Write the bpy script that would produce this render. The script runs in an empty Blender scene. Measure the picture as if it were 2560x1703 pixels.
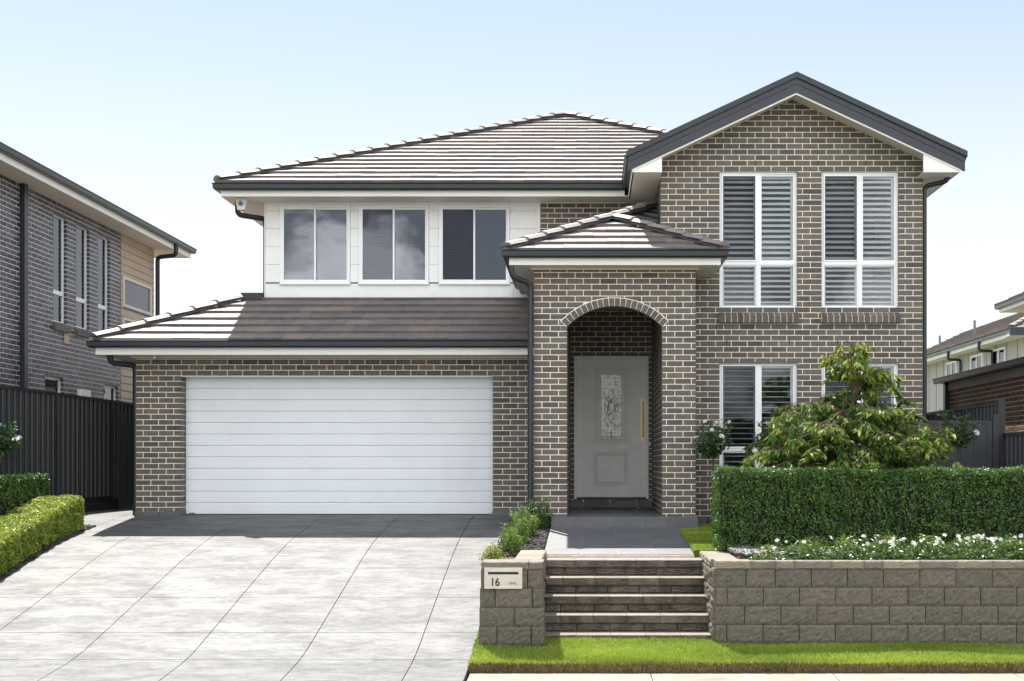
import bpy, math, random
import numpy as np
from mathutils import Vector, Matrix
random.seed(7); rng = np.random.default_rng(7)
D = bpy.data; SC = bpy.context.scene; COL = SC.collection
R = math.radians
F = 3180.0                                   # focal length in photograph pixels; used to turn measurements into metres

# ------------------------------------------------------------------ camera, light, exposure
cam = D.cameras.new('camera'); camo = D.objects.new('camera', cam); COL.objects.link(camo)
camo.location = (0, 0, 0); camo.rotation_euler = (R(90), 0, 0)
cam.sensor_width = 36; cam.lens = F / 2560 * 36
cam.shift_x = (1280 - 1470) / 2560; cam.shift_y = (1160 - 851.5) / 2560
cam.clip_start = .1; cam.clip_end = 3000
SC.camera = camo
SUN = Vector((-.24, .53, 1)).normalized()    # towards the sun
EL = math.asin(SUN.z); AZ = math.atan2(SUN.x, SUN.y)
w = D.worlds.new('World'); SC.world = w; w.use_nodes = True
nt = w.node_tree; nt.nodes.clear()
def wn(t, **k):
    n = nt.nodes.new(t)
    for a, b in k.items(): setattr(n, a, b)
    return n
sky = wn('ShaderNodeTexSky', sky_type='NISHITA', sun_disc=False, sun_elevation=EL, sun_rotation=AZ,
         altitude=50, air_density=0.9, dust_density=0.8, ozone_density=1.0)
bg = wn('ShaderNodeBackground'); bg.inputs['Strength'].default_value = .09
wo = wn('ShaderNodeOutputWorld')
# broken cloud in the southern half of the sky (seen mirrored in the windows)
tc = wn('ShaderNodeTexCoord'); sx = wn('ShaderNodeSeparateXYZ')
nt.links.new(tc.outputs['Generated'], sx.inputs[0])
mr = wn('ShaderNodeMapRange'); mr.inputs[1].default_value = .05; mr.inputs[2].default_value = -.45
nt.links.new(sx.outputs['Y'], mr.inputs[0])
mp = wn('ShaderNodeMapping'); mp.inputs['Scale'].default_value = (1, 1, 1.9)
nt.links.new(tc.outputs['Generated'], mp.inputs[0])
no = wn('ShaderNodeTexNoise'); no.inputs['Scale'].default_value = 5.5; no.inputs['Detail'].default_value = 7; no.inputs['Roughness'].default_value = .55
nt.links.new(mp.outputs[0], no.inputs['Vector'])
cr = wn('ShaderNodeMapRange', interpolation_type='SMOOTHSTEP'); cr.inputs[1].default_value = .41; cr.inputs[2].default_value = .54
nt.links.new(no.outputs['Fac'], cr.inputs[0])
mu = wn('ShaderNodeMath', operation='MULTIPLY'); nt.links.new(cr.outputs[0], mu.inputs[0]); nt.links.new(mr.outputs[0], mu.inputs[1])
mx = wn('ShaderNodeMixRGB')
n2 = wn('ShaderNodeTexNoise'); n2.inputs['Scale'].default_value = 9; n2.inputs['Detail'].default_value = 4; nt.links.new(mp.outputs[0], n2.inputs['Vector'])
cb = wn('ShaderNodeValToRGB'); nt.links.new(n2.outputs['Fac'], cb.inputs[0]); ce = cb.color_ramp.elements; ce[0].position = .40; ce[0].color = (.30, .31, .33, 1); ce[1].position = .60; ce[1].color = (1, 1, 1, 1)
cs = wn('ShaderNodeVectorMath', operation='SCALE'); cs.inputs['Scale'].default_value = 18.5; nt.links.new(cb.outputs[0], cs.inputs[0]); nt.links.new(cs.outputs[0], mx.inputs[2])
# thin summer haze whitening the sky towards the horizon, the same all round
hz = wn('ShaderNodeMapRange', interpolation_type='SMOOTHSTEP'); hz.inputs[1].default_value = .44; hz.inputs[2].default_value = 0.0; hz.inputs[3].default_value = .60; hz.inputs[4].default_value = .92
nt.links.new(sx.outputs['Z'], hz.inputs[0])
hm = wn('ShaderNodeMixRGB'); nt.links.new(hz.outputs[0], hm.inputs[0])
hc = wn('ShaderNodeMapRange', data_type='FLOAT_VECTOR'); hc.interpolation_type = 'SMOOTHSTEP'
hc.inputs[7].default_value = (.40,)*3; hc.inputs[8].default_value = (.12,)*3; hc.inputs[9].default_value = (2.85, 3.38, 4.25); hc.inputs[10].default_value = (4.75, 4.85, 4.95)
cz = wn('ShaderNodeCombineXYZ')
for q in range(3): nt.links.new(sx.outputs['Z'], cz.inputs[q])
nt.links.new(cz.outputs[0], hc.inputs[6]); nt.links.new(hc.outputs[1], hm.inputs[2]); nt.links.new(sky.outputs[0], hm.inputs[1])
nt.links.new(mu.outputs[0], mx.inputs[0]); nt.links.new(hm.outputs[0], mx.inputs[1])
nt.links.new(mx.outputs[0], bg.inputs[0]); nt.links.new(bg.outputs[0], wo.inputs[0])
sl = D.lights.new('sun', 'SUN'); sl.energy = 4.7; sl.angle = R(.5); sl.color = (1, .955, .88)
so = D.objects.new('sun', sl); COL.objects.link(so)
so.rotation_euler = SUN.to_track_quat('Z', 'Y').to_euler()
SC.view_settings.view_transform = 'Standard'; SC.view_settings.look = 'None'
SC.view_settings.gamma = 1; SC.view_settings.exposure = 1.32
SC.render.engine = 'CYCLES'
SC.cycles.max_bounces = 7; SC.cycles.diffuse_bounces = 3; SC.cycles.glossy_bounces = 3
SC.cycles.transparent_max_bounces = 12; SC.cycles.transmission_bounces = 4
SC.cycles.use_denoising = True

# ------------------------------------------------------------------ materials
def mat(name, col, rough=.6, var=0, vs=4, bump=0, bs=40, metal=0, spec=.5, tone=None, stretch=(1, 1, 1), detail=5, trans=0, fine=0):
    """Principled material: colour noise (var), fine bump, and per-piece tone (tone = list of colours)."""
    m = D.materials.new(name); m.use_nodes = True; t = m.node_tree; N = t.nodes; L = t.links
    b = N['Principled BSDF']; b.inputs['Roughness'].default_value = rough; b.inputs['Metallic'].default_value = metal
    b.inputs['Specular IOR Level'].default_value = spec
    geo = N.new('ShaderNodeNewGeometry'); mpp = N.new('ShaderNodeMapping'); mpp.inputs['Scale'].default_value = stretch
    L.new(geo.outputs['Position'], mpp.inputs[0])
    if tone:
        at = N.new('ShaderNodeAttribute'); at.attribute_name = 'tone'
        oi = N.new('ShaderNodeObjectInfo')
        gt = N.new('ShaderNodeMath'); gt.operation = 'GREATER_THAN'; gt.inputs[1].default_value = .5; L.new(at.outputs['Fac'], gt.inputs[0])
        sb = N.new('ShaderNodeMath'); sb.operation = 'SUBTRACT'; sb.inputs[1].default_value = 1; L.new(at.outputs['Fac'], sb.inputs[0])
        mf = N.new('ShaderNodeMix'); L.new(gt.outputs[0], mf.inputs[0]); L.new(oi.outputs['Random'], mf.inputs[2]); L.new(sb.outputs[0], mf.inputs[3])
        rp = N.new('ShaderNodeValToRGB'); L.new(mf.outputs[0], rp.inputs[0])
        e = rp.color_ramp.elements
        while len(e) > 1: e.remove(e[-1])
        e[0].position = 0; e[0].color = (*tone[0], 1)
        for i, c in enumerate(tone[1:]):
            q = e.new((i + 1) / (len(tone) - 1)); q.color = (*c, 1)
        src = rp.outputs[0]
    else:
        rgb = N.new('ShaderNodeRGB'); rgb.outputs[0].default_value = (*col, 1); src = rgb.outputs[0]
    if var:
        no = N.new('ShaderNodeTexNoise'); no.inputs['Scale'].default_value = vs; no.inputs['Detail'].default_value = detail; no.inputs['Roughness'].default_value = .6
        L.new(mpp.outputs[0], no.inputs['Vector'])
        r = N.new('ShaderNodeMapRange'); r.inputs[1].default_value = .3; r.inputs[2].default_value = .7
        r.inputs[3].default_value = 1 - var; r.inputs[4].default_value = 1 + var; L.new(no.outputs['Fac'], r.inputs[0])
        vm = N.new('ShaderNodeVectorMath'); vm.operation = 'SCALE'; L.new(src, vm.inputs[0]); L.new(r.outputs[0], vm.inputs['Scale']); src = vm.outputs[0]
    if fine:
        no = N.new('ShaderNodeTexNoise'); no.inputs['Scale'].default_value = 160; no.inputs['Detail'].default_value = 3
        L.new(geo.outputs['Position'], no.inputs['Vector'])
        r = N.new('ShaderNodeMapRange'); r.inputs[1].default_value = .35; r.inputs[2].default_value = .65
        r.inputs[3].default_value = 1 - fine; r.inputs[4].default_value = 1 + fine; L.new(no.outputs['Fac'], r.inputs[0])
        vm = N.new('ShaderNodeVectorMath'); vm.operation = 'SCALE'; L.new(src, vm.inputs[0]); L.new(r.outputs[0], vm.inputs['Scale']); src = vm.outputs[0]
    L.new(src, b.inputs['Base Color'])
    if bump:
        n2 = N.new('ShaderNodeTexNoise'); n2.inputs['Scale'].default_value = bs; n2.inputs['Detail'].default_value = 6
        L.new(mpp.outputs[0], n2.inputs['Vector'])
        bp = N.new('ShaderNodeBump'); bp.inputs['Strength'].default_value = bump; bp.inputs['Distance'].default_value = .01
        L.new(n2.outputs['Fac'], bp.inputs['Height']); L.new(bp.outputs[0], b.inputs['Normal'])
    if trans:
        tr = N.new('ShaderNodeBsdfTranslucent'); L.new(src, tr.inputs[0])
        ms = N.new('ShaderNodeMixShader'); ms.inputs[0].default_value = trans
        L.new(b.outputs[0], ms.inputs[1]); L.new(tr.outputs[0], ms.inputs[2]); L.new(ms.outputs[0], N['Material Output'].inputs[0])
    return m
def hx(r, g, b):
    f = lambda c: ((c / 255 + .055) / 1.055) ** 2.4 if c > 10 else c / 255 / 12.92
    return (f(r), f(g), f(b))
M = {}
M['brick'] = mat('dark_brick', 0, .55, .16, 18, .5, 60, tone=[(.076,.070,.063), (.118,.104,.088), (.142,.124,.104), (.102,.098,.092), (.160,.141,.118), (.095,.084,.071)], fine=.25, spec=.3)
M['brick_brown'] = mat('brown_brick', 0, .6, .2, 18, .5, 60, tone=[(.135,.108,.083), (.112,.100,.082), (.165,.128,.098), (.105,.092,.076)], fine=.2, spec=.35)
M['mortar'] = mat('cream_mortar', (.90,.80,.68), .9, .10, 9, .4, 120, spec=.1, fine=.1)
M['blue_brick'] = mat('blue_brick', 0, .42, .2, 14, .4, 60, tone=[(.028,.028,.034), (.055,.064,.088), (.034,.034,.038), (.090,.108,.150), (.045,.050,.066)], fine=.2, spec=.5)
M['tan_brick'] = mat('tan_brick', 0, .7, .25, 14, .6, 60, tone=[(.075,.038,.020), (.14,.07,.035), (.10,.05,.028), (.19,.10,.05), (.06,.034,.022)], fine=.3)
M['tile'] = mat('roof_tile', 0, .62, .14, 7, .4, 90, tone=[(.128,.114,.112), (.178,.148,.132), (.122,.114,.114), (.200,.162,.140), (.148,.130,.126), (.168,.142,.128)], fine=.14, spec=.5)
M['cap'] = mat('ridge_tile', 0, .65, .15, 7, .4, 90, tone=[(.19,.155,.14), (.23,.19,.17), (.17,.145,.135)], fine=.12, spec=1.0)
M['bedding'] = mat('grey_bedding', (.055,.055,.058), .85, .25, 20, .5, 60)
M['lead'] = mat('lead_flashing', (.06,.062,.068), .5, .35, 9, .8, 30, spec=.6)
M['metal'] = mat('charcoal_steel', (.022,.026,.031), .38, .12, 5, spec=.5)
M['metal_barge'] = mat('charcoal_barge', (.030,.032,.042), .4, .1, 4, spec=.5)
M['fascia'] = mat('white_fascia', (.86,.86,.80), .5, .03, 3)
M['soffit'] = mat('soffit_board', (.72,.67,.60), .7, .05, 2)
M['frieze'] = mat('cream_frieze', (.72,.66,.52), .6, .05, 3)
M['clad'] = mat('white_cladding', (.86,.855,.835), .55, .04, 3)
M['joint'] = mat('cladding_joint', (.30,.30,.29), .8)
M['gdoor'] = mat('garage_door_white', (.80,.83,.86), .45, .03, 2, .08, 60, spec=.4)
M['frame'] = mat('window_white', (.87,.88,.88), .35, .02, 3)
M['louvre'] = mat('louvre_white', (.86,.86,.82), .45, .03, 5)
M['dframe'] = mat('flyscreen_frame', (.05,.055,.06), .5)
M['blind'] = mat('blind_slats', (.30,.31,.33), .5)
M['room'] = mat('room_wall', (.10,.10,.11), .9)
M['door'] = mat('door_paint', (.84,.83,.79), .5, .05, 6, .1, 60)
M['door_dark'] = mat('door_crease_shade', (.45,.45,.45), .5, .05, 6)  # darker door paint: crease shade put into the colour
M['brass'] = mat('brass_handle', (.55,.42,.24), .35, .2, 30, metal=.7)
M['lead_line'] = mat('leaded_came', (.04,.045,.045), .4, metal=.3)
M['ptile'] = mat('slate_tile', 0, .64, .16, 5, .15, 50, tone=[(.085,.088,.093), (.10,.102,.106), (.078,.081,.086)], fine=.12, spec=1.0)
M['grout'] = mat('tile_grout', (.50,.42,.34), .9, .2, 10)
M['block'] = mat('split_block', 0, .85, .22, 22, .9, 130, tone=[(.132,.115,.090), (.152,.133,.104), (.126,.112,.090), (.142,.122,.095)], fine=.45, spec=.3)
M['stain_block'] = mat('stained_block', 0, .8, .50, 5, .9, 120, tone=[(.100,.086,.066), (.135,.118,.093), (.082,.070,.056), (.12,.10,.08)], fine=.3, spec=.3)
M['capstone'] = mat('cap_stone', 0, .75, .2, 8, .4, 90, tone=[(.18,.155,.125), (.22,.19,.152), (.155,.135,.11)], fine=.15, spec=.4)
M['footpath'] = mat('footpath_concrete', (.255,.225,.175), .85, .30, 5, .4, 120, fine=.14, stretch=(.5, 1, 1))
M['soil'] = mat('soil', (.075,.052,.034), .95, .35, 14, 1, 60, fine=.3)
M['ground'] = mat('ground', (.10,.11,.06), .95, .3, .5)
M['asphalt'] = mat('asphalt', (.12,.12,.12), .85, .2, 3, .5, 200, fine=.3)
M['kerb'] = mat('kerb_concrete', (.35,.33,.30), .85, .15, 4)
M['pebble'] = mat('pebbles', 0, .6, .2, 30, tone=[(.04,.04,.041), (.10,.096,.09), (.18,.174,.165), (.06,.057,.053), (.26,.25,.235)])
M['dark_pebble'] = mat('dark_pebbles', 0, .8, .2, 30, tone=[(.015,.015,.016), (.035,.034,.033), (.07,.066,.062), (.024,.022,.021)], spec=.15)
M['fence'] = mat('fence_steel', (.020,.021,.024), .42, .12, 5, spec=.45)
M['fence_r'] = mat('fence_slate', (.040,.043,.050), .42, .12, 5, spec=.5)
M['plate'] = mat('brushed_steel', (.62,.57,.48), .38, .10, 3, .1, 200, metal=.75, stretch=(1, 1, 14))
M['black'] = mat('black_paint', (.010,.010,.010), .5)
M['beige_board'] = mat('beige_board', (.50,.40,.29), .7, .06, 3)
M['pale_wall'] = mat('pale_board', (.42,.40,.375), .7, .05, 3)
M['zinc'] = mat('blue_grey_gutter', (.14,.17,.19), .4, .1, 3)
M['core'] = mat('hedge_core', (.010,.014,.006), 1, .3, 20)  # near-black: the shade inside the hedges as a colour
def leafmat(n, cols, tr=.3, rough=.45, spec=.5): return mat(n, 0, rough, .15, 9, tone=cols, trans=tr, spec=spec)
M['hedge_g'] = leafmat('fresh_box_leaf', [(.05,.12,.02), (.11,.21,.03), (.19,.29,.04), (.07,.15,.024), (.27,.34,.06)], .3, .5, .3)
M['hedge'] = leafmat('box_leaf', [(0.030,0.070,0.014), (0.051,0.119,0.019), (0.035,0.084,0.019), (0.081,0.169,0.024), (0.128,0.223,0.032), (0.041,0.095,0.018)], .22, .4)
M['hedge_y'] = leafmat('yellow_box_leaf', [(.08,.15,.025), (.21,.31,.038), (.36,.42,.050), (.12,.20,.03), (.46,.47,.07)], .3, .45)
M['leaf'] = leafmat('tree_leaf', [(.035,.080,.018), (.075,.155,.030), (.030,.070,.018), (.12,.22,.035), (.19,.29,.045), (.050,.11,.022)], .38, .5, .25)
M['leaf_new'] = leafmat('young_leaf', [(.24,.30,.035), (.30,.34,.05), (.20,.27,.03), (.33,.30,.06)], .42, .5, .25)
M['rose_leaf'] = leafmat('rose_leaf', [(0.032,0.077,0.022), (0.051,0.112,0.029), (0.038,0.088,0.026)], .22, .4)
M['gard_leaf'] = leafmat('border_leaf', [(.022,.050,.012), (.045,.095,.016), (.10,.17,.025), (.17,.24,.035)], .25, .35)
M['petal'] = mat('white_petal', (.78,.77,.72), .7, .05, 9, trans=.25)
M['grass'] = leafmat('grass_blade', [(.13,.20,.030), (.22,.31,.042), (.32,.41,.060), (.40,.47,.085)], .35, .6, .3)
M['turf'] = mat('turf_base', (.10,.15,.025), .95, .35, 12, 1, 60, fine=.3)
M['bark'] = mat('bark', (.12,.075,.05), .85, .3, 20, 1, 60, stretch=(1, 1, .3))
M['stem'] = mat('green_stem', (.07,.05,.03), .8, .2, 20)

def glass(name, fac, tint=(.8,.84,.88), rough=.0):
    m = D.materials.new(name); m.use_nodes = True; N = m.node_tree.nodes; L = m.node_tree.links
    N.remove(N['Principled BSDF'])
    t = N.new('ShaderNodeBsdfTransparent'); t.inputs[0].default_value = (*tint, 1)
    g = N.new('ShaderNodeBsdfGlossy'); g.inputs['Roughness'].default_value = rough; g.inputs[0].default_value = (.95,.97,1,1)
    fr = N.new('ShaderNodeFresnel'); fr.inputs[0].default_value = 1.5
    a = N.new('ShaderNodeMath'); a.operation = 'ADD'; a.use_clamp = True; a.inputs[1].default_value = fac; L.new(fr.outputs[0], a.inputs[0])
    no = N.new('ShaderNodeTexNoise'); no.inputs['Scale'].default_value = 1.3; ge = N.new('ShaderNodeNewGeometry'); L.new(ge.outputs['Position'], no.inputs['Vector'])
    bp = N.new('ShaderNodeBump'); bp.inputs['Strength'].default_value = .05; bp.inputs['Distance'].default_value = .05
    L.new(no.outputs['Fac'], bp.inputs['Height']); L.new(bp.outputs[0], g.inputs['Normal'])
    s = N.new('ShaderNodeMixShader'); L.new(a.outputs[0], s.inputs[0]); L.new(t.outputs[0], s.inputs[1]); L.new(g.outputs[0], s.inputs[2])
    L.new(s.outputs[0], N['Material Output'].inputs[0]); return m
M['glass'] = glass('window_glass', -.01, (.96,.98,.99))
M['glass_tint'] = glass('tinted_glass', .04, (.58,.62,.68))
M['flyscreen'] = glass('flyscreen_mesh', -1, (.85,.85,.86), .6)

def driveway_mat():
    m = D.materials.new('stencilled_concrete'); m.use_nodes = True; t = m.node_tree; N = t.nodes; L = t.links
    b = N['Principled BSDF']; geo = N.new('ShaderNodeNewGeometry')
    def noise(sc, st, det=6, ro=.6, dist=0):
        mp = N.new('ShaderNodeMapping'); mp.inputs['Scale'].default_value = st; L.new(geo.outputs['Position'], mp.inputs[0])
        n = N.new('ShaderNodeTexNoise'); n.inputs['Scale'].default_value = sc; n.inputs['Detail'].default_value = det
        n.inputs['Roughness'].default_value = ro; n.inputs['Distortion'].default_value = dist; L.new(mp.outputs[0], n.inputs['Vector']); return n.outputs['Fac']
    def ramp(x, a, b_, c, d):
        r = N.new('ShaderNodeMapRange'); r.interpolation_type = 'SMOOTHSTEP'
        for i, v in enumerate((a, b_, c, d)): r.inputs[i + 1].default_value = v
        L.new(x, r.inputs[0]); return r.outputs[0]
    def mul(a, b_):
        n = N.new('ShaderNodeMath'); n.operation = 'MULTIPLY'; L.new(a, n.inputs[0]); L.new(b_, n.inputs[1]); return n.outputs[0]
    s1 = ramp(noise(2.6, (.55, 1.3, 1), 12, .80, .3), .34, .64, .66, 1.28)
    s2 = ramp(noise(11, (.5, 1.8, 1), 7, .75, .3), .35, .6, .62, 1.12)
    s3 = ramp(noise(90, (1, 1, 1), 3), .35, .65, .82, 1.12)
    f = mul(mul(s1, s2), s3)
    v = N.new('ShaderNodeVectorMath'); v.operation = 'SCALE'; v.inputs[0].default_value = (.096, .098, .099); L.new(f, v.inputs['Scale'])
    L.new(v.outputs[0], b.inputs['Base Color']); L.new(ramp(s1, .66, 1.28, .69, .60), b.inputs['Roughness']); b.inputs['Specular IOR Level'].default_value = .5
    bp = N.new('ShaderNodeBump'); bp.inputs['Strength'].default_value = .35; bp.inputs['Distance'].default_value = .01
    L.new(noise(14, (.4, 1.6, 1), 8, .7), bp.inputs['Height']); L.new(bp.outputs[0], b.inputs['Normal']); return m
M['drive'] = driveway_mat()

def leaded_mat():
    m = D.materials.new('leaded_glass'); m.use_nodes = True; t = m.node_tree; N = t.nodes; L = t.links; b = N['Principled BSDF']
    geo = N.new('ShaderNodeNewGeometry'); no = N.new('ShaderNodeTexNoise'); no.inputs['Scale'].default_value = 14; no.inputs['Detail'].default_value = 5
    L.new(geo.outputs['Position'], no.inputs['Vector']); r = N.new('ShaderNodeValToRGB'); L.new(no.outputs['Fac'], r.inputs[0])
    e = r.color_ramp.elements; e[0].position = .38; e[0].color = (.30,.36,.34,1); e[1].position = .52; e[1].color = (.90,.90,.82,1)  # mottled glass; pale end also paints in bright sky and street reflections
    L.new(r.outputs[0], b.inputs['Base Color']); b.inputs['Roughness'].default_value = .12; b.inputs['Specular IOR Level'].default_value = 1
    bp = N.new('ShaderNodeBump'); bp.inputs['Strength'].default_value = .6; bp.inputs['Distance'].default_value = .01; L.new(no.outputs['Fac'], bp.inputs['Height']); L.new(bp.outputs[0], b.inputs['Normal'])
    return m
M['leaded'] = leaded_mat()

# ------------------------------------------------------------------ object helpers
def link(o, parent=None):
    COL.objects.link(o)
    if parent is not None:
        o.parent = parent
        r = parent
        off = Vector((0, 0, 0))
        while r is not None: off += Vector(r.location); r = r.parent      # only unrotated parents are used
        o.location = Vector(o.location) - off
    return o
def mesh(name, V, Fc, m, tone=None, smooth=False, midx=None):
    me = D.meshes.new(name)
    me.from_pydata([tuple(v) for v in V], [], [tuple(f) for f in Fc])
    for x in (m if isinstance(m, (list, tuple)) else [m]): me.materials.append(x)
    if tone is not None:
        a = me.attributes.new('tone', 'FLOAT', 'FACE'); a.data.foreach_set('value', np.asarray(tone, dtype=np.float32))
    if midx is not None: me.polygons.foreach_set('material_index', np.asarray(midx, dtype=np.int32))
    if smooth: me.polygons.foreach_set('use_smooth', np.ones(len(Fc), dtype=bool))
    me.update(); return me
def quadmesh(name, V, m, tone):
    """V: (n,4,3) array of loose quads."""
    n = len(V); me = D.meshes.new(name)
    me.vertices.add(n * 4); me.vertices.foreach_set('co', V.reshape(-1).astype(np.float32))
    me.loops.add(n * 4); me.loops.foreach_set('vertex_index', np.arange(n * 4, dtype=np.int32))
    me.polygons.add(n); me.polygons.foreach_set('loop_start', np.arange(0, n * 4, 4, dtype=np.int32))
    me.polygons.foreach_set('loop_total', np.full(n, 4, dtype=np.int32))
    me.materials.append(m); me.update(calc_edges=True)
    a = me.attributes.new('tone', 'FLOAT', 'FACE'); a.data.foreach_set('value', np.asarray(tone, dtype=np.float32))
    return me
def tag(o, label=None, cat=None, group=None, kind=None):
    for k, v in (('label', label), ('category', cat), ('group', group), ('kind', kind)):
        if v: o[k] = v
    return o
def empty(name, loc, label=None, cat=None, group=None, kind=None):
    o = D.objects.new(name, None); o.location = loc; COL.objects.link(o); o.empty_display_size = .2
    return tag(o, label, cat, group, kind)
class MB:
    def __init__(s): s.v = []; s.f = []
    def add(s, V, Fc):
        n = len(s.v); s.v += [tuple(x) for x in V]; s.f += [tuple(i + n for i in f) for f in Fc]; return s
    def box(s, x0, x1, y0, y1, z0, z1):
        return s.add([(x0,y0,z0),(x1,y0,z0),(x1,y1,z0),(x0,y1,z0),(x0,y0,z1),(x1,y0,z1),(x1,y1,z1),(x0,y1,z1)],
                     [(0,3,2,1),(4,5,6,7),(0,1,5,4),(1,2,6,5),(2,3,7,6),(3,0,4,7)])
    def prism(s, A, B):
        n = len(A); return s.add(list(A) + list(B), [tuple(range(n)), tuple(range(2*n-1, n-1, -1))] + [(i, n+i, n+(i+1)%n, (i+1)%n) for i in range(n)])
    def tube(s, pts, rad, seg=10, cap=True):
        pts = [Vector(p) for p in pts]; n = len(pts)
        if not hasattr(rad, '__len__'): rad = [rad] * n
        base = len(s.v); up = None
        for i, p in enumerate(pts):
            d = (pts[min(i+1, n-1)] - pts[max(i-1, 0)]).normalized()
            if up is None: up = d.orthogonal().normalized()
            up = (up - d * up.dot(d)).normalized(); sd = d.cross(up)
            for k in range(seg):
                a = 2 * math.pi * k / seg; s.v.append(tuple(p + (up * math.cos(a) + sd * math.sin(a)) * rad[i]))
        for i in range(n - 1):
            for k in range(seg):
                s.f.append((base+i*seg+k, base+i*seg+(k+1)%seg, base+(i+1)*seg+(k+1)%seg, base+(i+1)*seg+k))
        if cap: s.f.append(tuple(base+k for k in range(seg-1,-1,-1))); s.f.append(tuple(base+(n-1)*seg+k for k in range(seg)))
        return s
    def build(s, name, m, parent=None, smooth=False, loc=(0,0,0)):
        o = D.objects.new(name, mesh(name, s.v, s.f, m, smooth=smooth)); o.location = loc
        if smooth:
            try: o.data.set_sharp_from_angle(angle=R(40))
            except Exception: pass
        return link(o, parent)
def boxo(name, x0, x1, y0, y1, z0, z1, m, parent=None): return MB().box(x0,x1,y0,y1,z0,z1).build(name, m, parent)
def bevbox(name, x0, x1, y0, y1, z0, z1, m, parent=None, b=.008):
    """box with a chamfered outline on the street side (y0) and top"""
    V = [(x0+b,y0,z0+b),(x1-b,y0,z0+b),(x1-b,y0,z1-b),(x0+b,y0,z1-b), (x0,y0+b,z0),(x1,y0+b,z0),(x1,y0+b,z1-b),(x0,y0+b,z1-b), (x0+b,y0+b,z1),(x1-b,y0+b,z1),
         (x0,y1,z0),(x1,y1,z0),(x1,y1,z1-b),(x0,y1,z1-b),(x0+b,y1,z1),(x1-b,y1,z1)]
    Fc = [(0,1,2,3),(0,4,5,1),(1,5,6,2),(2,9,8,3),(3,7,4,0),(2,6,9),(3,8,7),(8,9,15,14),(5,11,12,6),(6,12,15,9),(4,7,13,10),(7,8,14,13),(10,11,5,4),(10,13,14,15,12,11)]
    o = D.objects.new(name, mesh(name, V, Fc, m)); return link(o, parent)
def sweep(path, prof, closed_prof=True):
    """extrude a profile [(outward, z)] along an XY path with mitred corners; outward = right of travel"""
    mb = MB(); n = len(path); k = len(prof)
    P = [Vector(p) for p in path]
    for i in range(n):
        d0 = (P[i] - P[i-1]).normalized() if i else None; d1 = (P[i+1] - P[i]).normalized() if i < n-1 else None
        if d0 is None: d0 = d1
        if d1 is None: d1 = d0
        n0 = Vector((d0.y, -d0.x)); n1 = Vector((d1.y, -d1.x)); mt = n0 + n1; mt = mt / mt.dot(n0) if mt.length > 1e-6 else n0
        for (o, z) in prof: mb.v.append((P[i].x + mt.x*o, P[i].y + mt.y*o, z))
    for i in range(n-1):
        for j in range(k if closed_prof else k-1):
            mb.f.append((i*k+j, i*k+(j+1)%k, (i+1)*k+(j+1)%k, (i+1)*k+j))
    if closed_prof: mb.f.append(tuple(range(k-1,-1,-1))); mb.f.append(tuple((n-1)*k+j for j in range(k)))
    return mb
def bend(pts, r=.06, n=5):
    """round the corners of a 3D polyline"""
    pts = [Vector(p) for p in pts]; out = [pts[0]]
    for i in range(1, len(pts)-1):
        a = (pts[i-1]-pts[i]); b = (pts[i+1]-pts[i]); rr = min(r, a.length/2, b.length/2); p0 = pts[i]+a.normalized()*rr; p1 = pts[i]+b.normalized()*rr
        for k in range(n+1):
            t = k/n; out.append(p0*(1-t)**2 + pts[i]*2*t*(1-t) + p1*t*t)
    out.append(pts[-1]); return out

# polygons, in a plane's own coordinates
def clip(poly, a, b, c):
    """keep a*x+b*y<=c"""
    out = []; n = len(poly)
    for i in range(n):
        p, q = poly[i], poly[(i+1)%n]; dp = a*p[0]+b*p[1]-c; dq = a*q[0]+b*q[1]-c
        if dp <= 0: out.append(p)
        if (dp < 0 < dq) or (dq < 0 < dp):
            t = dp/(dp-dq); out.append((p[0]+(q[0]-p[0])*t, p[1]+(q[1]-p[1])*t))
    return out
def area(p): return abs(sum(p[i][0]*p[(i+1)%len(p)][1]-p[(i+1)%len(p)][0]*p[i][1] for i in range(len(p))))/2
def clip_convex(poly, reg):
    """clip to a convex counter-clockwise region"""
    for i in range(len(reg)):
        p, q = reg[i], reg[(i+1)%len(reg)]; ex, ey = q[0]-p[0], q[1]-p[1]
        poly = clip(poly, ey, -ex, ey*p[0]-ex*p[1])
        if len(poly) < 3: return []
    return poly
class Pieces:
    """collects small pieces (front loop, back loop); emits the nearest as single objects and the rest as one mesh"""
    def __init__(s): s.p = []
    def add(s, top, bot, mi=0): s.p.append((np.array(top, float), np.array(bot, float), mi))
    def emit(s, name, stuff, parent, mats, single=0, inview=True):
        def key(e):
            c = e[0].mean(0); px = 1470+F*c[0]/c[1]; py = 1160-F*c[2]/c[1]
            out = not (0 < px < 2560 and 0 < py < 1703)
            return (out, c[1])
        order = sorted(s.p, key=key) if single else s.p
        cache = {}; objs = []
        for (t, b, mi) in order[:single]:
            c = t.mean(0); n = len(t); V = np.vstack([t, b]) - c
            k = (mi, n) + tuple(np.round(V.reshape(-1), 3))
            if k not in cache:
                cache[k] = mesh(name, V, [tuple(range(n))] + [(i, n+i, n+(i+1)%n, (i+1)%n) for i in range(n)], mats[mi])
            o = D.objects.new(name, cache[k]); o.location = c; link(o, parent); objs.append(o)
        V = []; Fc = []; T = []; MI = []
        for (t, b, mi) in order[single:]:
            n = len(t); k = len(V); V += [tuple(x) for x in t] + [tuple(x) for x in b]; to = 1+random.random()
            Fc.append(tuple(range(k, k+n))); Fc += [(k+i, k+n+i, k+n+(i+1)%n, k+(i+1)%n) for i in range(n)]; T += [to]*(n+1); MI += [mi]*(n+1)
        if V:
            o = D.objects.new(stuff, mesh(stuff, V, Fc, mats, T, midx=MI)); link(o, parent); o['kind'] = 'stuff'; objs.append(o)
        return objs

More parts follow.
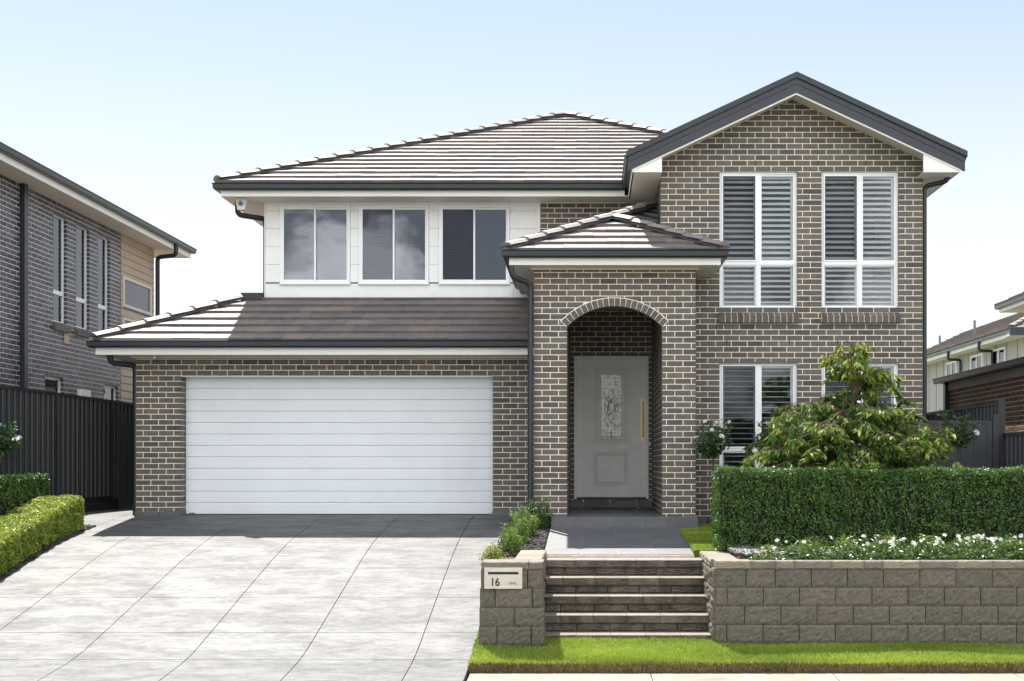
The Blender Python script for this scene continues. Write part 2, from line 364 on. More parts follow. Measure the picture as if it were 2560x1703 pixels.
def frame3(O, U, N):
    O = Vector(O); U = Vector(U); N = Vector(N)
    return lambda u, v, n=0: tuple(O + U*u + Vector((0, 0, v)) + N*n)
def brick_field(fr, u0, u1, v0, v1, opens=(), half=None, pitch=.086, zref=0, phase=0, pieces=None, circle=None, L=.24, dep=.02, brown=True, jit=.001):
    """stretcher bond on a plane; opens = [(ua,ub,va,vb)], half = extra half-planes (a,b,c) kept where a*u+b*v<=c, circle = (cu,cv,r) cut out"""
    P = pieces if pieces is not None else Pieces(); j = .012
    k0 = math.floor((v0 - zref)/pitch)
    k = k0
    while zref + k*pitch < v1:
        a = max(v0, zref + k*pitch + j/2); b = min(v1, zref + (k+1)*pitch - j/2)
        if b - a > .012:
            vm = (a+b)/2; segs = [(u0, u1)]
            for (ua, ub, va, vb) in opens:
                if va < vm < vb:
                    ns = []
                    for (p, q) in segs:
                        if ub <= p or ua >= q: ns.append((p, q)); continue
                        if ua - p > .03: ns.append((p, ua))
                        if q - ub > .03: ns.append((ub, q))
                    segs = ns
            for (p, q) in segs:
                off = phase + (L/2 if k % 2 else 0)
                cuts = [p]; m = math.ceil((p - off)/L + 1e-6)
                while off + m*L < q - 1e-6: cuts.append(off + m*L); m += 1
                cuts.append(q)
                while len(cuts) > 2 and cuts[1]-cuts[0] < .062: cuts.pop(1)
                while len(cuts) > 2 and cuts[-1]-cuts[-2] < .062: cuts.pop(-2)
                for c, d in zip(cuts, cuts[1:]):
                    x0 = c + (0 if c == p else j/2); x1 = d - (0 if d == q else j/2)
                    poly = [(x0, a), (x1, a), (x1, b), (x0, b)]
                    if half:
                        for h in half:
                            poly = clip(poly, *h)
                            if len(poly) < 3: break
                    extra_ = []
                    if circle:
                        cu, cv, r, zs_, oh, an = circle; xe = r*math.sin(an); n_ = 10
                        us_ = sorted({x0+(x1-x0)*q/n_ for q in range(n_+1)} | {v for v in (cu-xe, cu+xe, cu-xe-.001, cu+xe+.001, cu-oh, cu+oh) if x0 < v < x1})
                        if b > zs_ and x1 > cu-xe and x0 < cu+xe:
                            lo = lambda u: max(a, cv+math.sqrt(max(0, r*r-(u-cu)**2))) if abs(u-cu) <= xe+1e-9 else a
                            top_ = [(u, lo(u)) for u in us_ if lo(u) < b-.004]
                            # pieces left of, over and right of the ring
                            poly = top_ + [(u, b) for u, _ in top_[::-1]] if len(top_) > 1 else []
                            for s_ in (-1, 1):      # small cut pieces under the springers
                                q = [(x0, a), (x1, a), (x1, b), (x0, b)]; sl = math.cos(an)/math.sin(an)
                                q = clip(q, -s_, 0, -s_*cu-oh-.004)
                                if len(q) >= 3: q = clip(q, -s_*sl, 1, zs_-.008-sl*oh-s_*sl*cu)
                                if len(q) >= 3: q = clip(q, s_, 0, s_*cu+xe-.002)
                                if len(q) >= 3 and area(q) > .0004: extra_.append(q)
                            if abs((x0+x1)/2-cu) < oh and b < zs_+.02: poly = []
                    for q in extra_: P.add([fr(x, y, 0) for x, y in q], [fr(x, y, -dep) for x, y in q], 0)
                    if len(poly) >= 3 and area(poly) > .0008:
                        dn = random.uniform(-jit, jit); w_ = x1-x0
                        P.add([fr(x, y, dn) for x, y in poly], [fr(x, y, -dep) for x, y in poly], 1 if (brown and (w_ < .15 and random.random() < .85 or random.random() < .03)) else 0)
        k += 1
    return P
def plane_cells(fr, u0, u1, v0, v1, opens=(), n=-.0025, half=None, thick=.1):
    """mortar sheet with rectangular holes, given real thickness at its outer faces"""
    opens = [(a-.006, b+.006, c-.004, d+.004) for a, b, c, d in opens]
    us = sorted({u0, u1, *[max(u0, min(u1, x)) for o in opens for x in o[:2]]}); vs = sorted({v0, v1, *[max(v0, min(v1, x)) for o in opens for x in o[2:]]})
    mb = MB()
    for a, b in zip(us, us[1:]):
        for c, d in zip(vs, vs[1:]):
            m_ = ((a+b)/2, (c+d)/2)
            if any(o[0] < m_[0] < o[1] and o[2] < m_[1] < o[3] for o in opens): continue
            poly = [(a, c), (b, c), (b, d), (a, d)]
            for h in (half or ()):
                poly = clip(poly, *h)
                if len(poly) < 3: break
            if len(poly) < 3: continue
            mb.prism([fr(x, y, n) for x, y in poly], [fr(x, y, n-thick) for x, y in poly])
    return mb

# ------------------------------------------------------------------ the ground
PROF = [(30, -.80), (20.1, -.80), (19.6, -.83), (18.3, -.955), (17.4, -1.075), (16.5, -1.245), (13.3, -1.945), (12.9, -2.01), (12.2, -2.07), (9, -2.26), (-50, -2.26)]
def zp(y):
    for (a, za), (b, zb) in zip(PROF, PROF[1:]):
        if y >= b: return za + (zb-za)*(a-y)/(a-b) if a != b else za
    return PROF[-1][1]
tag(MB().box(-500, 500, -400, 900, -3.0, -2.6).build('ground', M['ground']), kind='structure')
tag(MB().box(-120, 120, 2.2, 9.4, -2.60, -2.42).build('road', M['asphalt']), kind='structure')
tag(MB().box(-120, 120, 9.4, 9.75, -2.60, -2.29).build('kerb', M['kerb']), kind='structure')
def sheet(name, X, Y, zf, m, kind='structure', parent=None, thick=.12):
    V = [(x, y, zf(x, y)) for y in Y for x in X]; nx = len(X); Fc = [(j*nx+i, j*nx+i+1, (j+1)*nx+i+1, (j+1)*nx+i) for j in range(len(Y)-1) for i in range(nx-1)]
    n = len(V); V += [(x, y, z-thick) for x, y, z in V]
    Fc += [(n+d, n+c, n+b, n+a) for a, b, c, d in Fc]
    ny = len(Y); bd = [i for i in range(nx)] + [j*nx+nx-1 for j in range(1, ny)] + [(ny-1)*nx+i for i in range(nx-2, -1, -1)] + [j*nx for j in range(ny-2, 0, -1)]
    Fc += [(bd[i], n+bd[i], n+bd[(i+1)%len(bd)], bd[(i+1)%len(bd)]) for i in range(len(bd))]
    o = D.objects.new(name, mesh(name, V, Fc, m)); link(o, parent)
    if kind: o['kind'] = kind
    return o
YS = [9.8, 10.6, 11.4, 12.2, 12.9, 13.3, 14.2, 15.2, 16.5, 17.4, 18.3, 19.6, 20.1, 22, 26, 34]
sheet('garden_soil', [-16, -12, -8, -1.2], YS, lambda x, y: zp(y)-.10, M['soil'], thick=1.2)
sheet('house_ground', [1.6, 3, 8, 16], [13.9, 15, 16.5, 18, 19, 34], lambda x, y: -1.14+max(0, min(1, (y-14)/4))*.20, M['soil'], thick=1.4)
tag(MB().box(-1.2, 1.6, 18.1, 34, -1.4, -.95).build('porch_ground', M['soil']), kind='structure')
tag(MB().box(-1.19, 16, 9.8, 13.95, -2.6, -2.12).build('verge_soil', M['soil']), kind='structure')
# driveway: slabs with real joints
drv = empty('driveway', (-4.2, 16, zp(16)-.03), 'pale stencilled concrete driveway rising to the garage door', kind='structure')
cols = [-7.25, -6.42, -5.26, -4.10, -2.94, -1.78, -1.19]; rows = [9.8, 11.4, 12.98, 13.82, 15.0, 16.15, 18.15, 20.06]
def slab(x0, x1, y0, y1, zf, m, parent, name='slab', g=.0045, th=.07):
    ny = 8; Y = [y0+g+(y1-y0-2*g)*i/ny for i in range(ny+1)]; V = []; Fc = []
    for y in Y: V += [(x0+g, y, zf(y)), (x1-g, y, zf(y)), (x0+g, y, zf(y)-th), (x1-g, y, zf(y)-th)]
    for i in range(ny):
        a = 4*i; Fc += [(a, a+1, a+5, a+4), (a, a+4, a+6, a+2), (a+1, a+3, a+7, a+5)]
    Fc += [(0, 2, 3, 1), (4*ny, 4*ny+1, 4*ny+3, 4*ny+2)]
    o = D.objects.new(name, mesh(name, V, Fc, m)); return link(o, parent)
for a, b in zip(cols, cols[1:]):
    for c, d in zip(rows, rows[1:]): slab(a, b, c, d, zp, M['drive'], drv)
slab(-8.36, -7.25, 18.62, 20.06, zp, M['drive'], drv); slab(-8.36, -7.11, 20.06, 24, zp, M['drive'], drv)
sheet('joint_filler', [-8.3, -7.2, -1.2], [y for y in YS if y < 20.2], lambda x, y: zp(y)-.035 if x > -8 or y > 18.6 else zp(y)-.2, M['bedding'], parent=drv, kind=None, thick=.04)
fp = empty('footpath', (3, 11.8, -2.05), 'pale tan concrete footpath along the bottom edge', kind='structure')
for a, b in zip([-1.17, .62, 2.42, 4.22, 6.02, 7.82], [.62, 2.42, 4.22, 6.02, 7.82, 9.62]):
    slab(a, b, 11.2, 12.60, lambda y: -2.075+(y-12.6)*.03, M['footpath'], fp, g=.005, th=.1)
for a in range(-7, -2):
    slab(a*1.8-2.4+5.0-1.8, a*1.8-2.4+5.0, 11.2, 12.6, lambda y: zp(y)+.0, M['footpath'], fp, g=.005, th=.1) if a*1.8+2.6 < -7.3 else None

# grass: base turf + blades
def blades(name, label, X0, X1, Y0, Y1, zf, n, h, m=M['grass'], mask=None, kind='stuff'):
    x = rng.uniform(X0, X1, n); y = rng.uniform(Y0, Y1, n)
    if mask is not None: k = mask(x, y); x, y = x[k], y[k]
    n = len(x); z = zf(x, y); a = rng.uniform(0, 2*np.pi, n); hh = h*rng.uniform(.55, 1.25, n)*(.85+.25*np.sin(x*3.1+y*1.7)*np.sin(x*1.3-y*4.1)); wd = .0035+.003*rng.random(n); lean = hh*rng.uniform(.1, .8, n); la = rng.uniform(0, 2*np.pi, n)
    dx, dy = np.cos(a)*wd, np.sin(a)*wd; tx, ty = x+np.cos(la)*lean, y+np.sin(la)*lean
    V = np.stack([np.stack([x-dx, y-dy, z], 1), np.stack([x+dx, y+dy, z], 1), np.stack([(x+tx)/2+dx*.7, (y+ty)/2+dy*.7, z+hh*.62], 1), np.stack([tx, ty, z+hh], 1)], 1)
    patch = .5+.5*np.sin(x*2.1+1.3*np.sin(y*3))*np.sin(y*5.3+x*.7)
    o = D.objects.new(name, quadmesh(name, V, m, 1+np.clip(rng.random(n)*.5+patch*.5, 0, .999))); COL.objects.link(o); return tag(o, label, 'grass', kind=kind)
def vz(x, y):   # verge surface: flat behind, rolling down to the path, higher beside the driveway
    t = np.clip((13.85-y)/1.2, 0, 1); base = -1.925 + (-2.015+1.925)*t
    return base + .10*np.exp(-np.clip(x+1.19, 0, 9)/.9)*(1-t) + .012*np.sin(x*2.3)
VX = [-1.19+i*.35 for i in range(33)]; VY = [12.66, 12.72, 12.9, 13.1, 13.3, 13.5, 13.7, 13.95]
sheet('verge_turf', VX, VY, lambda x, y: float(vz(x, y))-.012-(.035 if y < 12.665 else 0), M['turf'], thick=.12)
tag(sheet('verge_edge', VX, [12.605, 12.66], lambda x, y: -2.050+.008*math.sin(x*9)+.006*math.sin(x*31), M['soil'], thick=.1), kind='structure')
blades('grass', 'bright green mown grass strip between the footpath and the stone wall', -1.2, 7.5, 12.66, 13.93, lambda x, y: vz(x, y)-.015, 120000, .042)
sheet('lawn_turf', [1.27, 1.5, 1.8, 2.3], [15.3, 16, 17, 18.5, 19.2], lambda x, y: -1.03+(y-15.3)/3.2*.12, M['turf'], thick=.1)
M['dry'] = leafmat('dry_grass', [(.14,.10,.05), (.20,.15,.07), (.10,.08,.04), (.16,.17,.05)], .2, .8, .2)
blades('grass_edge', 'ragged dry grass fringe along the footpath edge of the verge', -1.18, 7.5, 12.60, 12.70, lambda x, y: -2.06+(y-12.6)*.5, 16000, .05, m=M['dry'])
blades('grass', 'small patch of lawn between the tiled path and the tall hedge', 1.27, 1.95, 15.25, 18.6, lambda x, y: -1.035+(y-15.3)/3.2*.12, 26000, .035)

# ------------------------------------------------------------------ the brick house
house = empty('brick_house', (-1, 20, -.83), 'two storey dark brick house with white garage door and arched porch', 'house')
BR = [M['brick'], M['brick_brown']]
FN = ((1, 0, 0), (0, -1, 0)); FL = ((0, 1, 0), (-1, 0, 0)); FR = ((0, 1, 0), (1, 0, 0))
def wall(frv, args, opens=(), half=None, single=0, pitch=.086, zref=0, phase=0, circle=None, parent=None, mats=None, mort=None, thick=.1, brown=True, name='wall', bricks=True, extra=None, sname='brickwork', dep=.012):
    """one wall part: mortar body + bricks as its children"""
    O, (U, N) = frv; fr = frame3(O, U, N)
    parent = parent or house
    w_ = plane_cells(fr, args[0]+.008, args[1]-.008, *args[2:], opens=opens, half=half, thick=thick).build(name, mort or M['mortar'], parent)
    if bricks:
        P = brick_field(fr, *args, opens=opens, half=half, pitch=pitch, zref=zref, phase=phase, circle=circle, brown=brown, dep=dep)
        if extra: extra(P, fr)
        P.emit('brick', sname, w_, mats or BR, single)
    return w_
YG, YP, YW, YB, YU = 19.96, 18.38, 19.33, 21.49, 21.34
# garage front
GL, GR_, GT = -6.39, -1.494, 1.383
wall(((0, YG, 0), FN), (-7.10, -.80, -.745, 1.72), [(GL, GR_, -2, GT)], zref=GT, phase=-7.10)
wall(((GL, 0, 0), FR), (YG+.013, YG+.24, -.745, GT), zref=GT, phase=YG+.0, thick=.04, brown=False)
wall(((GR_, 0, 0), FL), (YG+.013, YG+.24, -.745, GT), zref=GT, phase=YG, thick=.04, brown=False)
wall(((-7.10, 0, 0), FL), (YG+.013, 32, -.745, 1.72), zref=GT, phase=YG, thick=.08)
pt = MB()
for a, b in ((-7.115, -6.72), (-6.714, -6.39+.012), (GR_-.012, -1.045), (-1.039, -.79)): 
    o = bevbox('plinth_tile', a, b, YG-.016, YG+.03, -.92, -.747, M['ptile'], house, b=.003)
boxo('plinth_tile', GL-.01, GL+.012, YG+.03, YG+.24, -.92, -.747, M['ptile'], house)
# porch front with arch
PX0, PX1, PC = -.786, 1.56, .384; OH = .686; AR, ACZ = .936, 1.343; RO = AR+.122
zspring = ACZ + math.sqrt(AR*AR-OH*OH)
ang = math.asin(OH/AR)
def porch_front():
    fr = frame3((0, YP, 0), *FN); mb = MB(); n = -.0025; t = .10
    for (a, b, c, d) in ((PX0+.008, PC-OH-.006, -.76, zspring), (PC+OH+.006, PX1-.008, -.76, zspring), (PX0+.008, PX1-.008, ACZ+RO+.06, 2.84)):
        mb.prism([fr(a, c, n), fr(b, c, n), fr(b, d, n), fr(a, d, n)], [fr(a, c, n-t), fr(b, c, n-t), fr(b, d, n-t), fr(a, d, n-t)])
    S = 28; zt = ACZ+RO+.06; arc = [(PC+(AR+.006)*math.sin(-ang+2*ang*i/S), ACZ+(AR+.006)*math.cos(-ang+2*ang*i/S)) for i in range(S+1)]
    pts = [(PX0+.008, zspring)] + arc + [(PX1-.008, zspring)]
    for p, q in zip(pts, pts[1:]):
        if q[0]-p[0] < 1e-6: continue
        mb.prism([fr(p[0], p[1], n), fr(q[0], q[1], n), fr(q[0], zt, n), fr(p[0], zt, n)], [fr(p[0], p[1], n-t), fr(q[0], q[1], n-t), fr(q[0], zt, n-t), fr(p[0], zt, n-t)])
    w_ = mb.build('wall', M['mortar'], house)
    P = brick_field(fr, PX0, PX1, -.76, 2.83, opens=[(PC-OH, PC+OH, -2, zspring)], pitch=.085, zref=2.766, phase=PX0, circle=(PC, ACZ, RO+.007, zspring, OH, ang))
    P.emit('brick', 'brickwork', w_, BR, 300)
    ring = MB(); NV = 20
    arch = D.objects.new('arch', None); arch.location = (PC, YP, ACZ); link(arch, house)
    A = Pieces()
    for i in range(NV):
        a0 = -ang+2*ang*i/NV+.0052; a1 = -ang+2*ang*(i+1)/NV-.0052; dn = .003+random.uniform(-.001, .001)
        q = [(PC+r*math.sin(a), ACZ+r*math.cos(a)) for r, a in ((AR, a0), (AR, a1), (RO-.006, a1), (RO-.006, a0))]
        q = [q[0], q[3], q[2], q[1]]
        A.add([fr(x, y, dn) for x, y in q], [fr(x, y, -.11) for x, y in q], 1 if random.random() < .55 else 0)
    A.emit('brick', 'brickwork', arch, BR, NV)
porch_front()
wall(((PX0, 0, 0), FL), (YP+.013, YU, -.76, 3.0), pitch=.085, zref=2.766, phase=YP, thick=.08)
wall(((PX1, 0, 0), FR), (YP+.013, YW, -.76, 2.84), pitch=.085, zref=2.766, phase=YP, thick=.08)
wall(((PC-OH, 0, 0), FR), (YP+.013, YB, -.76, 2.6), pitch=.085, zref=2.766, phase=YP, thick=.05)
wall(((PC+OH, 0, 0), FL), (YP+.013, YP+.116, -.76, zspring), pitch=.085, zref=2.766, phase=YP, thick=.05)
wall(((PC+OH+.02, 0, 0), FL), (YP+.12, YB, -.76, 2.6), pitch=.085, zref=2.766, phase=YP, thick=.05)
DX0, DX1, DZ0, DZ1 = -.235, 1.022, -.588, 1.806
wall(((0, YB, 0), FN), (PC-OH, PC+OH+.02, -.76, 2.6), [(DX0, DX1, -.66, DZ1)], pitch=.086, zref=DZ1, phase=-.35, thick=.05, brown=False)
boxo('porch_ceiling', PX0+.06, PX1-.06, YP+.12, YB, 2.6, 2.66, M['soffit'], house)
# wing
WX0, WX1, WC = 1.10, 5.09, 3.094; GZ = 5.55; SL = .466
wins_up = [(1.998, 3.181, 2.354, 4.440), (3.550, 4.720, 2.354, 4.440)]; wins_dn = [(1.998, 3.181, -.52, 1.547), (3.550, 4.720, -.52, 1.547)]
half = [(SL, 1, GZ+SL*WC), (-SL, 1, GZ-SL*WC)]
wl = wall(((0, YW, 0), FN), (WX0, WX1, -.95, 5.6), wins_up+wins_dn, half=half, pitch=.0857, zref=4.44, phase=WX0)
wall(((WX0, 0, 0), FL), (YW+.013, 23, -.95, 4.40), pitch=.0857, zref=4.44, phase=YW, thick=.08)
wall(((WX1, 0, 0), FR), (YW+.013, 32, -.95, 4.40), pitch=.0857, zref=4.44, phase=YW, thick=.08)
for (a, b, c, d) in wins_up+wins_dn:
    wall(((a, 0, 0), FR), (YW+.013, YW+.11, c, d), pitch=.0857, zref=4.44, phase=YW, thick=.03)
    wall(((b, 0, 0), FL), (YW+.013, YW+.11, c, d), pitch=.0857, zref=4.44, phase=YW, thick=.03)
for (x, z) in [(1.615, 4.57), (2.545, 4.57), (3.49, 4.57), (4.22, 4.57), (2.11, 1.845), (3.06, 1.845), (3.79, 1.845), (4.75, 1.845)]:
    boxo('weep_vent', x-.006, x+.006, YW-.004, YW+.02, z-.04, z+.04, M['black'], house)
# upper floor brick panel and back walls
wall(((0, YU, 0), FN), (-.80, WX0, 2.6, 4.40), pitch=.086, zref=4.38, phase=-.8, thick=.06)
boxo('back_wall', -7.1, 5.09, 31.92, 32, -.9, 1.8, M['brick'], house)
boxo('upper_back_wall', -5.4, 5.09, 31.80, 31.88, 1.7, 4.4, M['clad'], house)
boxo('upper_side_wall', -5.41, -5.33, YU+.12, 31.8, 1.75, 4.40, M['clad'], house)
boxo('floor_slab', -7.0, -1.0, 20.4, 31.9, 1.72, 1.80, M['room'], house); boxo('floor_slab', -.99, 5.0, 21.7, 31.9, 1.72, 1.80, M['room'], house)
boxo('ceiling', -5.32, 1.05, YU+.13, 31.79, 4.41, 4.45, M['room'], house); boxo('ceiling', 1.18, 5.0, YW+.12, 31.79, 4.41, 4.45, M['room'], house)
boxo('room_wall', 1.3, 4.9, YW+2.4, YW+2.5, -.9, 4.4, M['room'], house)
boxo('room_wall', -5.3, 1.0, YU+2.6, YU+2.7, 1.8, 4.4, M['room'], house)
# white cladding of the upper floor
cl = boxo('cladding', -5.41, -.80, YU+.03, YU+.12, 2.72, 4.40, M['joint'], house)
# holes behind windows are closed by the dark room boxes of each window, so the backing is cut here
D.objects.remove(cl, do_unlink=True)
UW = [(-5.166, -3.990), (-3.847, -2.670), (-2.503, -1.312)]; UZ0, UZ1 = 3.024, 4.335
cl = plane_cells(frame3((0, YU, 0), *FN), -5.41, -.80, 2.741, 4.40, [(a, b, UZ0, UZ1) for a, b in UW], n=-.03, thick=.08).build('cladding', M['joint'], house)
zc = [2.741, 3.047, 3.347, 3.650, 3.950, 4.243, 4.395]
def panel(a, b, c, d): bevbox('cladding_panel', a+.002, b-.002, YU, YU+.028, c+.002, d-.002, M['clad'], cl, b=.002)
edges = [-5.41] + [v for ab in UW for v in ab] + [-.87]
for i in range(0, 8, 2):
    a, b = edges[i], edges[i+1]
    for c, d in zip(zc[1:], zc[2:]): panel(a, b, max(c, zc[1]), d)
for a, b in UW: 
    if zc[-1]-UZ1 > .03: panel(a, b, UZ1, zc[-1])
for a, b in ((-5.41, -1.25), (-1.25, -.87)): panel(a, b, zc[0], UZ0-.002)
for (a, b) in ((-5.41, UW[0][0]), (UW[0][1], UW[1][0]), (UW[1][1], UW[2][0]), (UW[2][1], -.87)): pass
boxo('corner_trim', -.87, -.80, YU-.012, YU+.05, 2.741, 4.40, M['clad'], house)
boxo('corner_trim', -5.43, -5.411, YU-.004, YU+.1, 2.741, 4.40, M['clad'], house)
for i in range(3):
    pass
# apron flashing along the foot of the cladding
MB().prism([(-5.45, YU-.004, 2.745), (-5.45, YU-.004, 2.60), (-5.45, YU-.16, 2.72-.02)], [(-.8, YU-.004, 2.745), (-.8, YU-.004, 2.60), (-.8, YU-.16, 2.72-.02)]).build('flashing', M['lead'], house)

# ---- garage door
gd = D.objects.new('garage_door', None); gd.location = (-3.94, YG+.24, -.8); link(gd, house)
n = 12; z0, z1 = -.800, 1.383; hgt = (z1-z0)/n
for i in range(n):
    a = z0+i*hgt; V = []; x0, x1 = GL+.004, GR_-.004; y = YG+.245
    prof = [(y+.012, a+.001), (y, a+.008), (y, a+hgt-.014), (y+.006, a+hgt-.006), (y+.014, a+hgt-.001)]
    mb = MB(); mb.prism([(x0, p[0], p[1]) for p in prof]+[(x0, y+.04, a+hgt-.001), (x0, y+.04, a+.001)], [(x1, p[0], p[1]) for p in prof]+[(x1, y+.04, a+hgt-.001), (x1, y+.04, a+.001)])
    mb.build('panel', M['gdoor'], gd)
boxo('door_seal', GL, GR_, YG+.235, YG+.28, -.845, -.800, M['black'], gd)
boxo('door_handle', GL+.05, GL+.15, YG+.232, YG+.246, -.795, -.775, M['zinc'], gd)
boxo('lintel_trim', GL+.0, GR_, YG+.006, YG+.25, GT-.012, GT+.0, M['frame'], house)

# ---- windows
def shutter_louvres(parent, x0, x1, z0, z1, y, pitch=.0785, tilt=38, mesh_cache={}):
    key = (round(x1-x0, 2), tilt)
    if key not in mesh_cache:
        w2 = (x1-x0)/2-.003; L = .044; prof = [(-L, 0), (-.02, .005), (.02, .005), (L, 0), (.02, -.005), (-.02, -.005)]
        t = R(tilt); pr = [(p*math.cos(t)-q*math.sin(t), -(p*math.sin(t)+q*math.cos(t))*-1) for p, q in prof]
        mb = MB(); mb.prism([(-w2, p, q) for p, q in pr], [(w2, p, q) for p, q in pr]); mesh_cache[key] = mesh('louvre', mb.v, mb.f, M['louvre'])
    n = max(1, int((z1-z0)/pitch)); st = (z1-z0)/n
    for i in range(n):
        o = D.objects.new('louvre', mesh_cache[key]); o.location = ((x0+x1)/2, y, z0+st*(i+.5)); link(o, parent)
def wframe(mb, x0, x1, z0, z1, y0, y1, t):
    mb.box(x0, x1, y0, y1, z0, z0+t); mb.box(x0, x1, y0, y1, z1-t, z1); mb.box(x0, x0+t, y0, y1, z0+t, z1-t); mb.box(x1-t, x1, y0, y1, z0+t, z1-t)
def shutter_window(x0, x1, z0, z1, tr, sill=True, tl=(38, 30)):
    wn_ = D.objects.new('window', None); wn_.location = ((x0+x1)/2, YW+.05, z0); link(wn_, house)
    y = YW+.045; f = MB(); wframe(f, x0, x1, z0, z1, y, y+.06, .032)
    f.box(x0+.032, x1-.032, y, y+.06, tr-.022, tr+.022); xm = (x0+x1)/2
    f.box(xm-.018, xm+.03, y+.004, y+.06, tr+.022, z1-.032); f.box(xm-.018, xm+.022, y+.004, y+.06, z0+.032, tr-.022)
    f.build('frame', M['frame'], wn_)
    s = MB(); wframe(s, x0+.036, xm-.02, tr+.026, z1-.036, y-.008, y+.018, .022); s.build('sash', M['frame'], wn_)
    s = MB(); wframe(s, x0+.058, xm-.042, tr+.048, z1-.058, y-.004, y+.004, .010); s.build('screen_frame', M['dframe'], wn_)
    boxo('fly_screen', x0+.068, xm-.052, y, y+.001, tr+.058, z1-.068, M['flyscreen'], wn_)
    s = MB(); wframe(s, xm+.03, x1-.032, tr+.022, z1-.032, y+.012, y+.045, .026); wframe(s, x0+.032, xm-.018, z0+.032, tr-.022, y+.014, y+.045, .022); wframe(s, xm+.022, x1-.032, z0+.032, tr-.022, y+.014, y+.045, .022); s.build('sash', M['frame'], wn_)
    for (a, b, c, d) in ((x0+.032, xm-.01, tr+.02, z1-.03), (xm+.05, x1-.055, tr+.045, z1-.055), (x0+.05, xm-.04, z0+.05, tr-.04), (xm+.04, x1-.05, z0+.05, tr-.04)):
        boxo('pane', a, b, y+.030, y+.034, c, d, M['glass'], wn_)
    sh = MB(); ys = y+.10; t = .052
    quads = [(x0+.03, xm, tr, z1-.03), (xm, x1-.03, tr, z1-.03), (x0+.03, xm, z0+.03, tr), (xm, x1-.03, z0+.03, tr)]
    for (a, b, c, d) in quads: wframe(sh, a, b, c, d, ys-.018, ys+.018, t)
    sh.build('shutter_frame', M['louvre'], wn_)
    for i, (a, b, c, d) in enumerate(quads): shutter_louvres(wn_, a+t, b-t, c+t, d-t, ys, tilt=tl[0] if i < 2 else tl[1])
    if sill:
        nB = 13; wB = (x1-x0+.03)/nB; Pc = Pieces()
        for i in range(nB):
            a = x0-.015+i*wB+.005; b = a+wB-.010; dn = random.uniform(-.002, .002)
            # sloping brick-on-edge: a front face and a sloping top, split so each brick is one piece
            q = [(b, YW-.095+dn, z0-.115), (b, YW-.085+dn, z0-.215), (b, YW+.03, z0-.215), (b, YW+.06, z0-.018)]
            p = [(a, yy, zz) for (_, yy, zz) in q]; Pc.add(q[::-1], p[::-1], 0)
        ob = Pc.emit('sill_brick', 'sill', wn_, [M['brick']], nB)
        for o in ob: # close the near end too
            me = o.data
        mb = MB(); q = [(YW-.090, z0-.118), (YW-.082, z0-.212), (YW+.03, z0-.210), (YW+.06, z0-.03)]
        mb.prism([(x0-.008, a, b) for a, b in q], [(x1+.008, a, b) for a, b in q]); mb.build('sill_mortar', M['mortar'], wn_)
    return wn_
for q in wins_up: shutter_window(q[0], q[1], q[2], q[3], 3.056)
for q in wins_dn: shutter_window(q[0], q[1], q[2], q[3], .215, sill=True, tl=(9, 9))
def slider_window(x0, x1, z0, z1, k):
    wn_ = D.objects.new('window', None); wn_.location = ((x0+x1)/2, YU, z0); link(wn_, house)
    y = YU-.02; f = MB(); wframe(f, x0+.002, x1-.002, z0+.002, z1, y, y+.09, .036); xm = (x0+x1)/2
    f.box(x0-.012, x1+.012, y-.02, y+.02, z0-.016, z0+.001)
    f.build('frame', M['frame'], wn_)
    s = MB(); wframe(s, x0+.038, xm+.014, z0+.038, z1-.038, y+.006, y+.034, .028); s.build('sash', M['frame'], wn_)
    s = MB(); wframe(s, xm-.014, x1-.038, z0+.038, z1-.038, y+.038, y+.07, .028); s.build('sash', M['frame'], wn_)
    boxo('pane', x0+.06, xm-.008, y+.018, y+.022, z0+.06, z1-.06, M['glass_tint'], wn_)
    boxo('pane', xm+.008, x1-.06, y+.052, y+.056, z0+.06, z1-.06, M['glass_tint'], wn_)
    if k: boxo('fly_screen', x0+.07, xm-.02, y+.008, y+.009, z0+.07, z1-.07, M['flyscreen'], wn_)
    b = MB(); z = z0+.06
    while z < z1-.06:
        t = .012; b.prism([(x0+.07, y+.115-t, z-.004), (x0+.07, y+.115+t, z+.006), (x0+.07, y+.115+t, z+.0072), (x0+.07, y+.115-t, z-.0028)], [(x1-.07, y+.115-t, z-.004), (x1-.07, y+.115+t, z+.006), (x1-.07, y+.115+t, z+.0072), (x1-.07, y+.115-t, z-.0028)]); z += .0245
    for x in (x0+.16, xm-.10, xm+.12, x1-.16): b.box(x-.0012, x+.0012, y+.10, y+.102, z0+.06, z1-.05)
    o = b.build('blind', M['blind'], wn_); o['kind'] = 'stuff'
    return wn_
for k, (a, b) in enumerate(UW): slider_window(a, b, UZ0, UZ1, k)

# ---- front door
def dp(x, y): return (1380+x/3.4075-1470)/148, (300-y/3.4075)/148
dr = D.objects.new('front_door', None); dr.location = (.39, YB, DZ0); link(dr, house)
f = MB(); x0, zt = dp(188, 105); x1, zb = dp(822, 1320)
f.box(x0, x0+.042, YB-.05, YB+.06, zb, zt); f.box(x1-.042, x1, YB-.05, YB+.06, zb, zt); f.box(x0+.042, x1-.042, YB-.05, YB+.06, zt-.045, zt)
f.box(x0+.010, x0+.018, YB-.062, YB-.05, zb, zt-.01); f.box(x1-.018, x1-.010, YB-.062, YB-.05, zb, zt-.01); f.box(x0+.010, x1-.010, YB-.062, YB-.05, zt-.018, zt-.010)
f.build('door_frame', M['door'], dr)
boxo('door_leaf', x0+.044, x1-.044, YB-.012, YB+.035, zb+.03, zt-.048, M['door'], dr)
boxo('threshold', x0+.05, x1-.05, YB-.05, YB+.03, zb-.012, zb+.018, M['metal'], dr)
